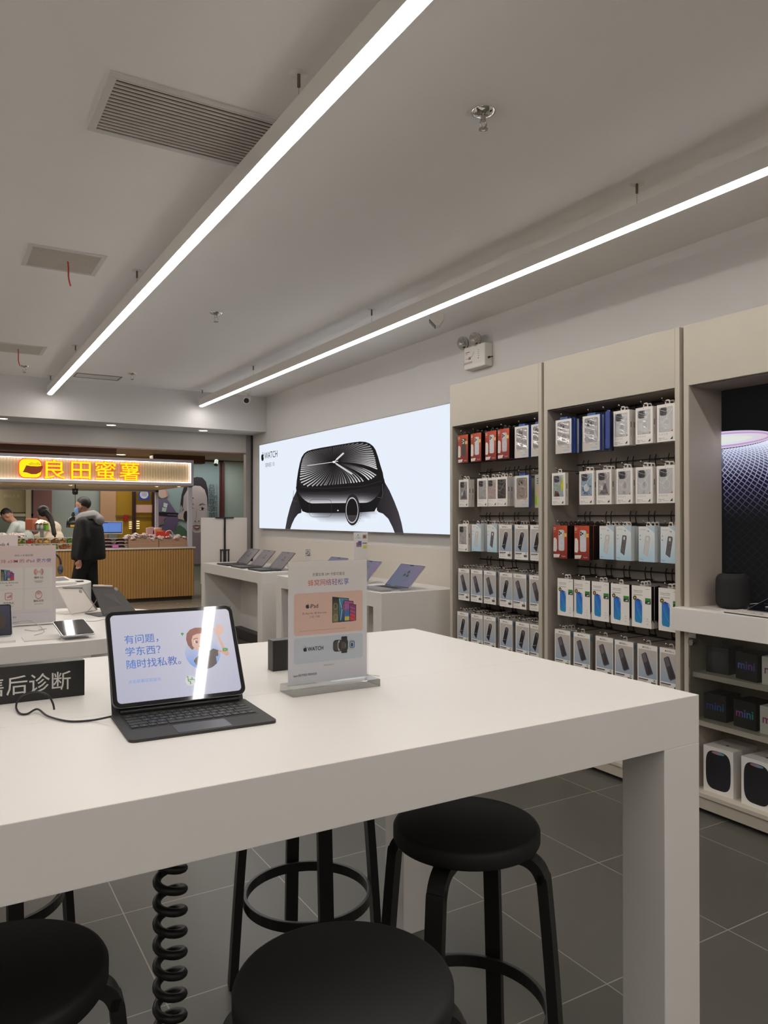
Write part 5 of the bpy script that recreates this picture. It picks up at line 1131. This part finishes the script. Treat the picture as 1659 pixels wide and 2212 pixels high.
for e in ((785, 405, 34, 16), (926, 408, 34, 17)): c.ell(e[0], e[1], e[2], e[3], (210, 204, 202)); c.ell(e[0] + 4, e[1], 17, 16, (34, 32, 36), 16); c.line([(e[0] - 36, e[1] - 2), (e[0], e[1] - 20), (e[0] + 36, e[1])], 5, (40, 36, 40))
c.line([(735, 352), (785, 338), (820, 352)], 14, (90, 84, 86), 6); c.line([(890, 358), (930, 340), (965, 356)], 14, (90, 84, 86), 6)
c.line([(858, 400), (850, 490), (836, 565)], 5, (150, 140, 140)); c.ell(840, 570, 11, 7, (70, 60, 62), 10); c.ell(882, 568, 11, 7, (70, 60, 62), 10)
ML([(800, 628), (845, 612), (905, 622), (895, 650), (860, 672), (825, 660)], (120, 84, 86)); ML([(815, 638), (860, 640), (895, 634), (860, 655)], (216, 210, 206))
ML([(810, 735), (905, 735), (915, 1120), (810, 1120)], (120, 108, 114)); ML([(760, 640), (820, 710), (900, 720), (960, 620), (960, 1110), (800, 1110), (790, 900)], (134, 122, 128))
ML([(640, 470), (690, 440), (740, 460), (730, 520), (700, 560), (650, 540), (600, 540), (590, 500)], (178, 166, 162)); c.ell(718, 503, 34, 68, (34, 32, 34))
ML([(345, 290), (420, 275), (480, 290), (540, 380), (610, 480), (620, 560), (590, 680), (480, 720), (345, 740)], lambda a, b: mixc((110, 104, 130), (90, 76, 104), (b - 280) / 400)); ML([(352, 165), (440, 160), (470, 190), (488, 245), (440, 270), (400, 275), (370, 250), (350, 200)], (190, 168, 156)); ML([(450, 165), (475, 190), (490, 240), (470, 245)], (200, 130, 110))
ML([(350, 450), (480, 455), (622, 462), (600, 510), (480, 506), (350, 490)], (30, 28, 34)); c.line([(480, 485), (600, 490)], 3, (190, 190, 196)); ML([(430, 330), (482, 345), (470, 395), (425, 380)], (190, 204, 200)); ML([(412, 390), (470, 400), (455, 450), (405, 440)], (170, 190, 186))
ML([(400, 520), (440, 520), (430, 610), (385, 615)], (80, 128, 90)); ML([(590, 640), (640, 620), (700, 660), (745, 720), (745, 800), (560, 800)], (74, 102, 80)); ML([(345, 500), (460, 515), (360, 640), (345, 640)], (130, 96, 120)); c.ell(804, 272, 7, 9, (24, 22, 22), 10)
c.line([(1018, 98), (1106, 96), (1108, 540), (1020, 540), (1018, 98)], 3, (60, 66, 66)); c.warp = None
for i, ch in enumerate('吕家尊享美'):
    a, b = back_art(1042, 180 + 88 * i, 16.93, 280, 1030, 5.925); c.text(ch, a, b, .17, (66, 78, 80))
for i, ch in enumerate('养生食坊'):
    a, b = back_art(1088, 290 + 72 * i, 16.93, 280, 1030, 5.925); c.text(ch, a, b, .12, (76, 88, 90))
m.build('mural_face', PRINT, t)
panel('trim_8', 5.70, 5.76, 16.85, 17.0, 0, 2.7, mat('dark_red_post', (84, 48, 46), .5))
t = tag(MB().box(0, 1.4, -.06, 0, 0, 2.75).build('glass_wall_panel', mat('pale_glass_panel', (168, 184, 176), .25)), 'pale green glass wall panel beside the mural', 'wall panel'); t.location = (5.76, 16.98, 0)
# red sign
t = thing('lit_red_sign', 'lit orange red sign partly hidden by the shop front post', 'sign', (5.33, 14.0, 2.30))
MB().box(.05, .08, .02, .04, .22, .46).build('hanger', DARKM, t); MB().box(-.10, .3, 0, .06, -.2, .22).build('sign_box', mat('sign_red_box', (150, 40, 24), .5, emis=.6), t)
m = MB(); c = Canvas(m, (-.10, 0, -.2), (1, 0, 0), (0, 0, 1), eps=.002); c.text('美', .10, .2, .2, (255, 120, 60), bold=.03); c.text('食', .10, .02, .2, (255, 120, 60), bold=.03); m.build('lettering', BACKLIT, t)
for x, y, lb in ((2.40, 16.45, 'far glowing mall downlight above the kiosk logo'), (4.62, 16.3, 'far glowing mall downlight above the portrait mural'), (3.36, 16.4, 'far glowing mall downlight above the golden shopfront')): downlight(x, y, 2.76, lb, .09, 5)
for x, y in ((4.85, 16.4), (5.35, 16.2)):
    t = thing('track_spotlight', 'small dark spotlight on the mall ceiling by the mural', 'spotlight', (x, y, 2.76), 0, 'spotlights by the mural')
    MB().cyl((0, 0, 0), (0, 0, -.06), .012, .012, 8).build('stem', BLACKP, t); MB().cyl((0, 0, -.06), (-.04, -.08, -.16), .04, .045, 16).build('head', mat('green_black_metal', (40, 66, 48), .4), t)
# ---------------------------------------------------------------- food kiosk
KF = 13.15; K1 = 3.90
t = thing('food_kiosk', 'wooden slatted food kiosk with lit yellow sign across the corridor', 'kiosk', (2, KF, 0)); Q = Matrix.Translation((-2, -KF, 0))
WOOD = mat('ribbed_oak', (170, 130, 76), .5, noise=.10, nscale=3); WOODL = mat('ribbed_pale_oak', (222, 200, 158), .5, noise=.06, nscale=5)
pts = []; x = -2.0
while x < K1:
    for a in range(0, 181, 36): pts.append((x + .022 - .020 * cos(R(a)), KF - .012 * sin(R(a))))
    pts.append((x + .0445, KF)); x += .045
xe = pts[-1][0]; pts += [(xe, KF + .75), (-2.0, KF + .75)]
MB().prism(pts, .07, .905, 'z', M=Q).build('counter_front', WOOD, t)
MB().box(-2, xe - .03, KF + .03, KF + .72, 0, .07, M=Q).build('toe_kick', mat('dark_brown_kick', (60, 44, 30), .5), t)
MB().box(-2.0, xe + .02, KF - .03, KF + .80, .905, .928, M=Q).build('counter_top', mat('pale_counter_edge', (214, 210, 204), .35), t)
FRM = mat('pale_lilac_metal', (186, 184, 196), .4)
MB().box(3.83, 3.90, KF - .02, KF + .05, .928, 2.03, M=Q).build('corner_post', FRM, t)
MB().box(3.84, 3.90, 15.45, 15.52, .0, 2.0, M=Q).build('corner_post', FRM, t)
MB().box(-2, -1.93, KF - .02, KF + .05, .928, 2.03, M=Q).build('corner_post', FRM, t)
hd = MB().box(-2.0, K1, KF - .10, KF - .04, 2.395, 2.445, M=Q).box(-2.0, K1, KF - .10, KF - .04, 2.0, 2.045, M=Q).box(K1 - .045, K1, KF - .10, KF - .04, 2.045, 2.395, M=Q).box(-2.0, K1, KF - .04, KF + .10, 2.0, 2.445, M=Q).build('header_frame', FRM, t)
pts = []; x = -1.96
while x < K1 - .09:
    for a in range(0, 181, 36): pts.append((x + .022 - .020 * cos(R(a)), KF - .045 - .010 * sin(R(a))))
    pts.append((x + .0445, KF - .045)); x += .045
pts += [(x, KF - .0401), (-1.96, KF - .0401)]
MB().prism(pts, 2.05, 2.39, 'z', M=Q).build('sign_backing', WOODL, t)
LED = mat('kiosk_led_line', (250, 246, 255), .5, emis=4)
MB().box(-1.96, K1 - .05, KF - .092, KF - .075, 2.385, 2.394, M=Q).box(-1.96, K1 - .05, KF - .092, KF - .075, 2.046, 2.054, M=Q).box(K1 - .056, K1 - .047, KF - .092, KF - .075, 2.054, 2.385, M=Q).build('led_line', LED, t)
m = MB(); c = Canvas(m, (-2, -.105, 0), (1, 0, 0), (0, 0, 1), eps=.003)
YL = (255, 226, 20); RD2 = (255, 78, 30)
for ch, x0, x1 in (('良', 1.487, 1.822), ('田', 1.885, 2.203), ('蜜', 2.250, 2.597), ('薯', 2.634, 2.975)): c.text(ch, (x0 + x1) / 2, 2.088, .335, RD2, bold=.022, width=x1 - x0)
c.k += .004
for ch, x0, x1 in (('良', 1.487, 1.822), ('田', 1.885, 2.203), ('蜜', 2.250, 2.597), ('薯', 2.634, 2.975)): c.text(ch, (x0 + x1) / 2, 2.088, .335, YL, bold=.006, width=x1 - x0 - .018)
c.rrect(1.125, 2.062, 1.462, 2.372, .09, RD2, 8); c.rrect(1.137, 2.072, 1.450, 2.362, .085, YL, 8)
c.poly([(1.235, 2.262), (1.30, 2.252), (1.40, 2.25), (1.475, 2.262), (1.47, 2.22), (1.44, 2.16), (1.38, 2.128), (1.31, 2.125), (1.245, 2.148), (1.188, 2.155), (1.21, 2.20)], (122, 52, 26))
for k in range(3): c.ring(1.355, 2.315 - .013 * k, .055 + .018 * k, .022, .18, (150, 80, 20), 14, pi * 1.05, pi * 1.95)
m.build('illuminated_lettering', attr_mat('kiosk_sign_glow', .5, 1.15, 0, .1), t)
m = MB(); x = -1.95
while x < K1 - .05: m.box(x, x + .035, KF + .10, 15.45, 1.995, 2.012, M=Q); x += .05
m.build('ceiling_slats', WOODL, t)['kind'] = 'stuff'
MB().box(-2, K1, KF + .1, 15.52, 2.012, 2.03, M=Q).build('kiosk_roof', WOODL, t)
MB().box(-2, K1, 15.45, 15.52, 1.96, 1.994, M=Q).build('rear_beam', FRM, t)
for x, y in ((3.4, 13.6), (3.75, 13.45), (2.0, 13.8)):
    downlight(x, y, 1.992, 'small glowing lamp under the kiosk ceiling slats', .03, 5)['group'] = 'kiosk ceiling lamps'
# heat lamp
t = thing('heat_lamp', 'black dome heat lamp with yellow label hanging inside the kiosk', 'lamp', (2.00, 13.32, 1.99))
MB().lathe([(.0001, 0), (.05, 0), (.045, -.08), (.03, -.10), (.0001, -.10)], 20, (0, 0, -.07)).cyl((0, 0, -.07), (0, 0, 0), .01, .01, 8).build('cord_cover', BLACKP, t)
MB().cyl((0, 0, -.48), (0, 0, -.16), .004, .004, 6).build('cord', BLACKP, t)
MB().lathe([(.0001, 0), (.022, 0), (.028, -.05), (.02, -.07), (.05, -.08), (.085, -.11), (.105, -.17), (.108, -.25), (.100, -.25), (.0001, -.20)], 28, (-.03, 0, -.46)).build('dome', mat('gunmetal', (50, 52, 50), .3, .4), t)
m = MB().box(-.09, -.01, -.112, -.108, -.70, -.665); m.build('yellow_label', mat('yellow_tag', (230, 180, 40), .5), t)
# till screen
t = thing('till_screen', 'white-rimmed till with blue screen standing on the kiosk counter', 'monitor', (2.615, 13.50, .928))
MB().prism(rr(-.178, .235, .178, .450, .012), -.01, .01, 'y').build('casing', WHITEP, t, bevel=.002); MB().box(-.03, .03, 0, .02, .0, .24).box(-.09, .09, -.06, .08, 0, .012).build('stand', mat('till_grey', (120, 124, 124), .4), t)
m = MB(); c = Canvas(m, (-.168, -.0105, .248), (1, 0, 0), (0, 0, 1), eps=.0006); c.rect(0, 0, .336, .192, (30, 32, 50)); c.rect(.008, .018, .328, .184, (92, 128, 200)); c.rect(.008, .168, .10, .184, (70, 76, 160))
for k in range(5): c.rect(.02, .04 + .026 * k, .10, .045 + .026 * k, (120, 160, 214)); c.rect(.12, .034 + .026 * k, .31, .038 + .026 * k, (120, 156, 214))
m.build('screen', attr_mat('till_glow', .3, .9), t)
# goods on the counter
CZ = .928
t = thing('cardboard_box', 'flat brown cardboard tray of wrapped sweets beside the cake boxes', 'cardboard box', (3.09, 13.25, CZ), 0, 'cardboard trays on the kiosk counter')
CB = mat('corrugated_card', (168, 134, 108), .7, noise=.08, nscale=20)
MB().box(-.255, .255, 0, .40, 0, .145).build('tray', CB, t); MB().box(-.24, .24, -.001, .0, .065, .070).build('tape_line', mat('tape', (186, 156, 128), .4), t)
dup(t, (3.61, 13.25, CZ), 0, 'flat brown cardboard tray of wrapped sweets against the kiosk corner post')
def tub(x, y, z, cols, label):
    t = thing('snack_tub', label, 'snack tub', (x, y, z), 0, 'clear snack tubs along the kiosk counter')
    random.seed(int(x * 100) + int(z * 1000)); m = MB(); m.box(-.052, .052, -.05, .05, .004, .06, col=cols[0])
    for k in range(16): m.ball((random.uniform(-.04, .04), random.uniform(-.052, -.03), random.uniform(.02, .075)), .016, 8, col=random.choice(cols))
    m.build('snacks', PRINT, t); MB().box(-.056, .056, -.056, .056, 0, .085).build('clear_shell', FILM, t); MB().box(-.058, .058, -.058, .058, .085, .094).build('lid', mat('pale_lid', (196, 200, 190), .25), t)
GRN, ORG, REDC, BRN, TAN = (92, 130, 50), (206, 140, 50), (176, 50, 40), (130, 80, 40), (196, 150, 90)
SETS = [[GRN, ORG, (60, 90, 40)], [REDC, ORG, GRN], [TAN, BRN, ORG], [TAN, (210, 180, 90), BRN], [BRN, TAN, (90, 70, 50)], [TAN, BRN, (180, 110, 60)]]
NAMES = ['green and orange', 'red and orange', 'tan and orange', 'tan and yellow', 'dark brown', 'light brown']
for i in range(7):
    k = i % 6; tub(1.20 + i * .122, 13.32, CZ + .0945, SETS[k], 'upper clear tub of %s snacks, %s' % (NAMES[k], 'beside the cakes' if i == 6 else 'behind the pink poster'))
    tub(1.20 + i * .122, 13.32, CZ, SETS[(k + 2) % 6], 'lower clear tub of %s snacks, %s' % (NAMES[(k + 2) % 6], 'beside the cakes' if i == 6 else 'behind the pink poster'))
for i in range(3):
    for j in range(2):
        t = thing('cake_box', 'clear box of dark cakes, %s of its stack, %s' % (('bottom', 'middle', 'top')[i], ('by the walking man', 'by the cardboard tray')[j]), 'cake box', (2.50 + j * .215, 13.30, CZ + i * .056), 0, 'stacked clear cake boxes')
        MB().box(-.104, .104, -.08, .1, 0, .006).box(-.106, .106, -.082, .1, .048, .052).build('tray', mat('pale_pink_plastic', (214, 190, 186), .3), t)
        MB().ball((0, 0, .006), .08, 16, sc=(1.1, .9, .48)).build('cake', mat('dark_purple_cake', (70, 34, 40), .5), t); MB().box(-.104, .104, -.081, .1, .006, .048).build('clear_cover', FILM, t)
tag(MB().box(-.05, .05, -.003, 0, 0, .05).build('pink_label', mat('pink_card', (206, 110, 190), .6)), 'pink label stuck on the stacked clear cake boxes', 'label').location = (2.62, 13.214, CZ + .01)
# wrapped sweets: crumpled bags, each its own thing
def bag_mesh(seed, c1, c2):
    random.seed(seed); m = MB(); n = 8; v = []
    for i in range(n):
        for j in range(n):
            a, b = i / (n - 1) - .5, j / (n - 1) - .5; e = max(0, 1 - (abs(a * 2) ** 3 + abs(b * 2) ** 3) * .8)
            v.append((a * .11 + random.uniform(-.004, .004), b * .085 + random.uniform(-.004, .004), .012 + .028 * e + random.uniform(-.010, .010)))
    m.add(v, [(i * n + j, (i + 1) * n + j, (i + 1) * n + j + 1, i * n + j + 1) for i in range(n - 1) for j in range(n - 1)], 0, [random.choice((c1, c1, c2)) for _ in v], False)
    m.add([(a, b, .004) for a, b, _ in v], [(i * n + j, i * n + j + 1, (i + 1) * n + j + 1, (i + 1) * n + j) for i in range(n - 1) for j in range(n - 1)], 0, c1, True)
    return m
protos = []
for k, (c1, c2) in enumerate((((228, 218, 214), (206, 110, 90)), ((230, 224, 220), (200, 150, 130)), ((226, 214, 216), (190, 190, 210)))):
    o = bag_mesh(k + 5, c1, c2).build('sweet_bag', attr_mat('shiny_wrapper', .3), None); protos.append(o)
random.seed(21); cnt = 0; used = [0, 0, 0]
for i in range(34):
    x = 2.80 + 1.02 * ((i * .618) % 1); yy = 13.28 + .12 * (i % 3); hgt = .05 * max(0, 1 - abs(x - 3.10) / .25); z = CZ + .143 + (i % 3) * .014 + hgt * (i % 2)
    k = i % 3; o = protos[k] if not used[k] else protos[k].copy()
    if used[k]: COL.objects.link(o)
    used[k] = 1; o.location = (x, yy, z); o.rotation_euler = (random.uniform(-.4, .4), random.uniform(-.4, .4), random.uniform(0, 3.1))
    tag(o, 'small crumpled wrapped sweet bag heaped on the cardboard trays', 'sweet bag', 'wrapped sweet bags heaped on the trays')
for i in range(8):
    o = protos[1].copy(); COL.objects.link(o); o.location = (.82 + .055 * i, 13.35 + .05 * (i % 2), CZ + .195 + .012 * (i % 3)); o.scale = (1.5, 1.5, 1.2); o.rotation_euler = (random.uniform(-.3, .3), random.uniform(-.3, .3), i)
    tag(o, 'white wrapped pack heaped on tubs behind the drum table card', 'sweet bag', 'white packs behind the drum table card')
t = thing('gift_bag', 'red gift carton with pale handle lying on the wrapped sweets', 'gift bag', (3.46, 13.42, CZ + .16), R(-8))
MB().prism([(-.12, 0), (.10, .0), (.12, .12), (-.10, .125)], -.05, .05, 'y').build('carton', mat('red_gift_card', (206, 50, 36), .45), t); MB().box(-.10, -.0, -.053, -.05, .11, .128).build('gold_strip', mat('gold_strip', (222, 160, 60), .4), t)
MB().tube(spline([(.03, -.02, .03), (.06, -.06, .11), (.13, -.06, .12), (.19, -.03, .03)], 5), .008, 6).build('handle', WHITEP, t)
t = tag(MB().prism([(-.045, 0), (.045, 0), (.06, .19), (-.055, .17)], -.04, .04, 'y').build('paper_bag', mat('dusty_pink_paper', (206, 160, 160), .6)), 'tall dusty pink paper bag among the wrapped sweets', 'paper bag'); t.location = (3.25, 13.5, CZ + .16)
t = tag(MB().lathe([(.0001, 0), (.055, 0), (.065, .12), (.07, .125), (.07, .17), (.0001, .17)], 24).build('sweet_jar', mat('peach_jar', (226, 170, 150), .4)), 'round peach coloured jar behind the red gift carton', 'jar'); t.location = (3.42, 13.6, CZ + .165)
# kiosk rear shelf
t = thing('metal_shelf', 'small steel shelf inside the kiosk carrying jars and boxes', 'shelf', (1.56, 14.05, 0))
MB().box(-.16, .14, 0, .2, 1.205, 1.23).build('shelf_board', STEEL, t); MB().box(.0, .06, .08, .12, .0, 1.215).build('post', STEEL, t)
for i, (x, w, z, h, cl, lb) in enumerate(((1.50, .10, 1.24, .20, (150, 84, 62), 'stack of brown snack packs on the kiosk shelf'), (1.72, .045, 1.24, .11, (120, 168, 50), 'lime green carton on the kiosk shelf'), (1.59, .035, 1.24, .10, (190, 196, 192), 'pale ribbed jar on the kiosk shelf by brown packs'), (1.655, .03, 1.24, .085, (206, 210, 206), 'small white cup jar on the kiosk shelf by green carton'))):
    t = tag(MB().lathe([(.0001, 0), (w, 0), (w * 1.02, h * .9), (w * .8, h), (.0001, h)], 20 if i > 1 else 4, smooth=i > 1).build('snack_jar', mat('goods_%d' % i, cl, .4)), lb, 'container'); t.location = (x - .07, 14.13, z - .01)
t = tag(bag_mesh(9, (232, 226, 216), (220, 176, 60)).build('bread_bag', attr_mat('shiny_wrapper', .3)), 'white and yellow bread bag on top of the kiosk jars', 'bread bag'); t.location = (1.58, 14.13, 1.325); t.scale = (1.9, 1.6, 1.9)
# ---------------------------------------------------------------- people
def limb(m, p, r, n=12):
    for i in range(len(p) - 1): m.cyl(p[i], p[i + 1], r[i], r[i + 1], n); m.ball(p[i], r[i] * 1.0, n)
    m.ball(p[-1], r[-1], n)
SKIN = mat('skin', (186, 136, 112), .55)
HAIR = mat('dark_hair', (30, 25, 24), .6, noise=.3, nscale=120)
def head(m, c, s=1.0, pitch=0, yaw=0):
    """head facing +x, centre of the skull at c"""
    M_ = Matrix.Translation(c) @ Matrix.Rotation(yaw, 4, 'Z') @ Matrix.Rotation(pitch, 4, 'Y') @ Matrix.Scale(s, 4)
    m.ball((0, 0, .02), .095, 20, sc=(1.0, .80, 1.05), M=M_); m.ball((.035, 0, -.045), .066, 16, sc=(.88, .86, 1.05), M=M_); m.ball((.055, 0, -.088), .030, 12, sc=(1, 1.1, .7), M=M_)
    m.ball((.092, 0, -.018), .016, 10, sc=(1.0, .75, 1.5), M=M_); m.ball((.075, 0, .025), .03, 10, sc=(.8, 1.8, .5), M=M_); m.ball((.082, 0, -.058), .016, 10, sc=(.7, 1.5, .5), M=M_)
    for s_ in (-1, 1): m.ball((-.005, s_ * .078, -.012), .024, 10, sc=(.7, .4, 1.2), M=M_); m.ball((.05, s_ * .04, -.03), .03, 10, M=M_)
    return M_
def hand(m, w_, d, s=1.0, curl=.6):
    """palm plus five bent fingers from wrist w_ along unit direction d"""
    d = Vector(d).normalized(); side = d.cross(Vector((0, 1, 0))); side = side.normalized() if side.length > .1 else Vector((1, 0, 0)); nn = side.cross(d)
    p = Vector(w_); m.ball(p + d * .045, .034, 12, sc=(1, .7, 1.2)); m.ball(p + d * .015, .026, 10)
    for i, L_ in enumerate((.062, .072, .066, .052)):
        b = p + d * .075 + side * (.030 - .020 * i); k = b + d * L_ * .5; e = k + (d * (1 - curl) + nn * curl).normalized() * L_ * .5; m.tube([b - d * .02, k, e], [.0095, .009, .0075], 8)
    b = p + d * .03 + side * .032; m.tube([b - side * .01, b + side * .022 + d * .025, b + side * .020 + d * .055], [.011, .010, .008], 8)
# walking man
t = thing('person', 'man in black jacket, grey hood and blue mask walking past the kiosk', 'person', (1.80, 11.10, 0), R(149.2))
m = MB(); M_ = head(m, (.035, 0, 1.60), 1.0, R(4)); limb(m, [(-.005, 0, 1.40), (.012, 0, 1.54)], [.062, .056])
m.ball((-.03, 0, 1.20), .14, 16, sc=(.8, 1.2, 1.5)); m.ball((-.02, 0, .95), .14, 16, sc=(.8, 1.1, 1.0))
for s in (-1, 1):
    ax = (.02 if s < 0 else .03)
    limb(m, [(-.02, s * .17, 1.37), (-.06, s * .22, 1.14), (-.02, s * .235, .90)], [.05, .042, .030]); hand(m, (-.02, s * .235, .875), (.15, 0, -1))
    lx = .10 if s > 0 else -.07
    limb(m, [(-.01, s * .09, .92), (lx * .9, s * .09, .50), (lx * 1.0 - (.0 if s > 0 else .10), s * .09, .10)], [.085, .058, .042]); limb(m, [(lx - (.02 if s > 0 else .12), s * .09, .05), (lx + .14 - (.02 if s > 0 else .12), s * .09, .035)], [.038, .030])
m.build('body', SKIN, t, remesh=.009, smoothit=3)
JK = mat('black_padded_jacket', (11, 11, 13), .7, noise=.3, nscale=25)
m = MB()
m.lathe([(.0001, .86), (.20, .86), (.222, .875), (.224, .93), (.214, 1.05), (.204, 1.18), (.190, 1.30), (.160, 1.39), (.115, 1.45), (.0001, 1.48)], 32, M=Matrix.Translation((-.045, 0, 0)) @ Matrix.Diagonal((1.0, 1.10, 1, 1)))
for s in (-1, 1): limb(m, [(-.03, s * .17, 1.375), (-.075, s * .225, 1.16), (-.02, s * .235, .92)], [.085, .076, .058])
m.build('jacket', JK, t, remesh=.014, smoothit=6)
m = MB()
for s in (-1, 1):
    lx = .10 if s > 0 else -.07
    limb(m, [(-.02, s * .085, .92), (lx * .9, s * .09, .50), (lx - (.0 if s > 0 else .10), s * .09, .09)], [.112, .082, .068])
m.ball((-.03, 0, .92), .15, 16, sc=(1, 1.1, .8)); m.build('trousers', mat('black_trousers', (12, 12, 14), .8), t, remesh=.012, smoothit=4)
for s in (-1, 1):
    lx = (.10 if s > 0 else -.17); m = MB(); limb(m, [(lx - .03, s * .09, .055), (lx + .06, s * .09, .05), (lx + .17, s * .09, .04)], [.050, .048, .038]); m.build('shoe', mat('dark_shoe', (34, 32, 32), .5), t, remesh=.01, smoothit=2)
m = MB(); m.lathe([(.125, 0), (.15, .02), (.155, .05), (.125, .10), (.085, .135), (.075, .12), (.10, .07), (.115, .02), (.125, 0)], 24, M=Matrix.Translation((-.045, 0, 1.40)) @ Matrix.Rotation(R(12), 4, 'Y') @ Matrix.Diagonal((1.12, 1.08, 1.0, 1))); m.ball((-.185, 0, 1.405), .095, 14, sc=(.75, 1.2, .85)); m.ball((-.10, 0, 1.47), .075, 14, sc=(.8, 1.3, .9))
m.build('grey_hood', mat('grey_jersey', (140, 138, 138), .9, noise=.12, nscale=40), t, remesh=.012, smoothit=4)
m = MB(); MH = M_ @ Matrix.Translation((-.012, 0, .032)); m.ball((0, 0, 0), .098, 20, sc=(1.0, .84, .98), M=MH @ Matrix.Rotation(R(-24), 4, 'Y') @ Matrix.Translation((0, 0, .010)))

keep = [f for f in m.f if all((M_.inverted() @ Vector(m.v[i])).z > .012 - .62 * min(0, -(M_.inverted() @ Vector(m.v[i])).x) - 1.15 * max(0, -(M_.inverted() @ Vector(m.v[i])).x) for i in f)]
m.mi = [0] * len(keep); m.sm = [True] * len(keep); m.c = [None] * len(keep); m.f = keep; m.build('short_hair', HAIR, t)
m = MB(); v = []
for i in range(11):
    for j in range(8):
        a = R(-75 + 15 * i); z = -.098 + .088 * j / 7; r_ = .080 + .022 * cos(a) ** 2 * sin(pi * (j + 1.2) / 9); v.append((.018 + r_ * cos(a), r_ * .88 * sin(a), z))
m.add(v, [(i * 8 + j, i * 8 + j + 1, (i + 1) * 8 + j + 1, (i + 1) * 8 + j) for i in range(10) for j in range(7)], smooth=True, M=M_)
for s in (-1, 1):
    for z in (-.02, -.085): m.tube([M_ @ Vector((.038, s * .070, z)), M_ @ Vector((.0, s * .084, -.012))], .002, 5)
m.build('face_mask', mat('blue_mask', (120, 164, 214), .7), t)
for s in (-1, 1):
    MB().ball((.078, s * .032, .006), .010, 10, col=(235, 232, 228), M=M_).ball((.085, s * .032, .006), .0055, 8, col=(30, 24, 22), M=M_).build('eye', PRINT, t)

# man bending over inside the kiosk
t = thing('person', 'man in pale grey shirt bending over inside the kiosk', 'person', (1.27, 14.7, 0), R(160))
m = MB(); M_ = head(m, (.17, 0, 1.475), 1.02, R(42)); limb(m, [(.05, 0, 1.34), (.12, 0, 1.42)], [.06, .055]); m.ball((-.06, 0, 1.10), .15, 16, sc=(.9, 1.1, 1.3)); m.ball((-.12, 0, .92), .13, 14)
for s in (-1, 1): limb(m, [(.0, s * .19, 1.30), (.10, s * .24, 1.10), (.30, s * .16, 1.06)], [.05, .042, .03]); hand(m, (.31, s * .16, 1.06), (1, 0, -.2)); limb(m, [(-.12, s * .09, .92), (-.05, s * .1, .5), (-.1, s * .1, .08)], [.08, .056, .042]); limb(m, [(-.1, s * .1, .05), (.04, s * .1, .035)], [.036, .03])
m.build('body', SKIN, t, remesh=.011, smoothit=3)
m = MB(); m.ball((-.02, 0, 1.23), .17, 18, sc=(1.0, 1.35, .95)); m.ball((-.09, 0, 1.06), .18, 18, sc=(.95, 1.15, 1.1)); m.ball((-.12, 0, .93), .17, 18, sc=(.95, 1.15, .8))
for s in (-1, 1): limb(m, [(.0, s * .20, 1.30), (.09, s * .245, 1.11), (.25, s * .18, 1.06)], [.08, .065, .05])
m.build('shirt', mat('pale_grey_shirt', (176, 182, 180), .8, noise=.08, nscale=12), t, remesh=.013, smoothit=5)
m = MB()
for s in (-1, 1): limb(m, [(-.12, s * .09, .92), (-.05, s * .1, .5), (-.1, s * .1, .08)], [.11, .08, .065])
m.build('trousers', mat('dark_trousers', (44, 44, 50), .8), t, remesh=.014, smoothit=3)
m = MB(); m.ball((-.012, 0, .040), .102, 20, sc=(1.0, .86, .98), M=M_); Mi = M_.inverted(); keep = [f for f in m.f if all((Mi @ Vector(m.v[i])).z > .02 + .5 * (Mi @ Vector(m.v[i])).x for i in f)]
m.mi = [0] * len(keep); m.sm = [True] * len(keep); m.c = [None] * len(keep); m.f = keep; m.build('short_hair', HAIR, t)
# woman turned away inside the kiosk
t = thing('person', 'person in cream coat with long dark hair inside the kiosk', 'person', (1.80, 14.95, 0), R(150))
m = MB(); M_ = head(m, (.11, 0, 1.52), 1.0, R(22)); limb(m, [(.0, 0, 1.34), (.07, 0, 1.45)], [.055, .05]); m.ball((-.05, 0, 1.12), .13, 16, sc=(.9, 1.1, 1.4))
for s in (-1, 1): limb(m, [(-.03, s * .17, 1.30), (.05, s * .21, 1.10), (.24, s * .15, 1.08)], [.045, .038, .028]); hand(m, (.25, s * .15, 1.08), (1, 0, -.2)); limb(m, [(-.08, s * .08, .9), (-.04, s * .09, .5), (-.06, s * .09, .08)], [.08, .055, .04]); limb(m, [(-.06, s * .09, .05), (.07, s * .09, .035)], [.034, .028])
m.build('body', SKIN, t, remesh=.011, smoothit=3)
m = MB(); m.ball((-.05, 0, 1.24), .16, 18, sc=(1.0, 1.25, .9)); m.ball((-.08, 0, 1.04), .18, 18, sc=(1, 1.15, 1.2)); m.ball((-.08, 0, .85), .18, 18, sc=(1, 1.1, 1))
for s in (-1, 1): limb(m, [(-.03, s * .18, 1.30), (.05, s * .22, 1.11), (.2, s * .17, 1.08)], [.075, .065, .05])
m.build('coat', mat('cream_coat', (222, 204, 184), .85, noise=.08, nscale=15), t, remesh=.013, smoothit=5)
m = MB(); m.ball((-.02, 0, .03), .112, 20, sc=(.98, .95, 1.0), M=M_); Mi = M_.inverted(); keep = [f for f in m.f if all((Mi @ Vector(m.v[i])).x < .065 for i in f)]
m.mi = [0] * len(keep); m.sm = [True] * len(keep); m.c = [None] * len(keep); m.f = keep
m.tube(spline([(.04, .07, 1.56), (-.06, .11, 1.45), (-.12, .14, 1.30), (-.16, .15, 1.14), (-.17, .14, 1.02)], 6), [.055] * 6 + [.05] * 7 + [.04] * 6 + [.022] * 6, 12)
m.build('long_hair', HAIR, t)
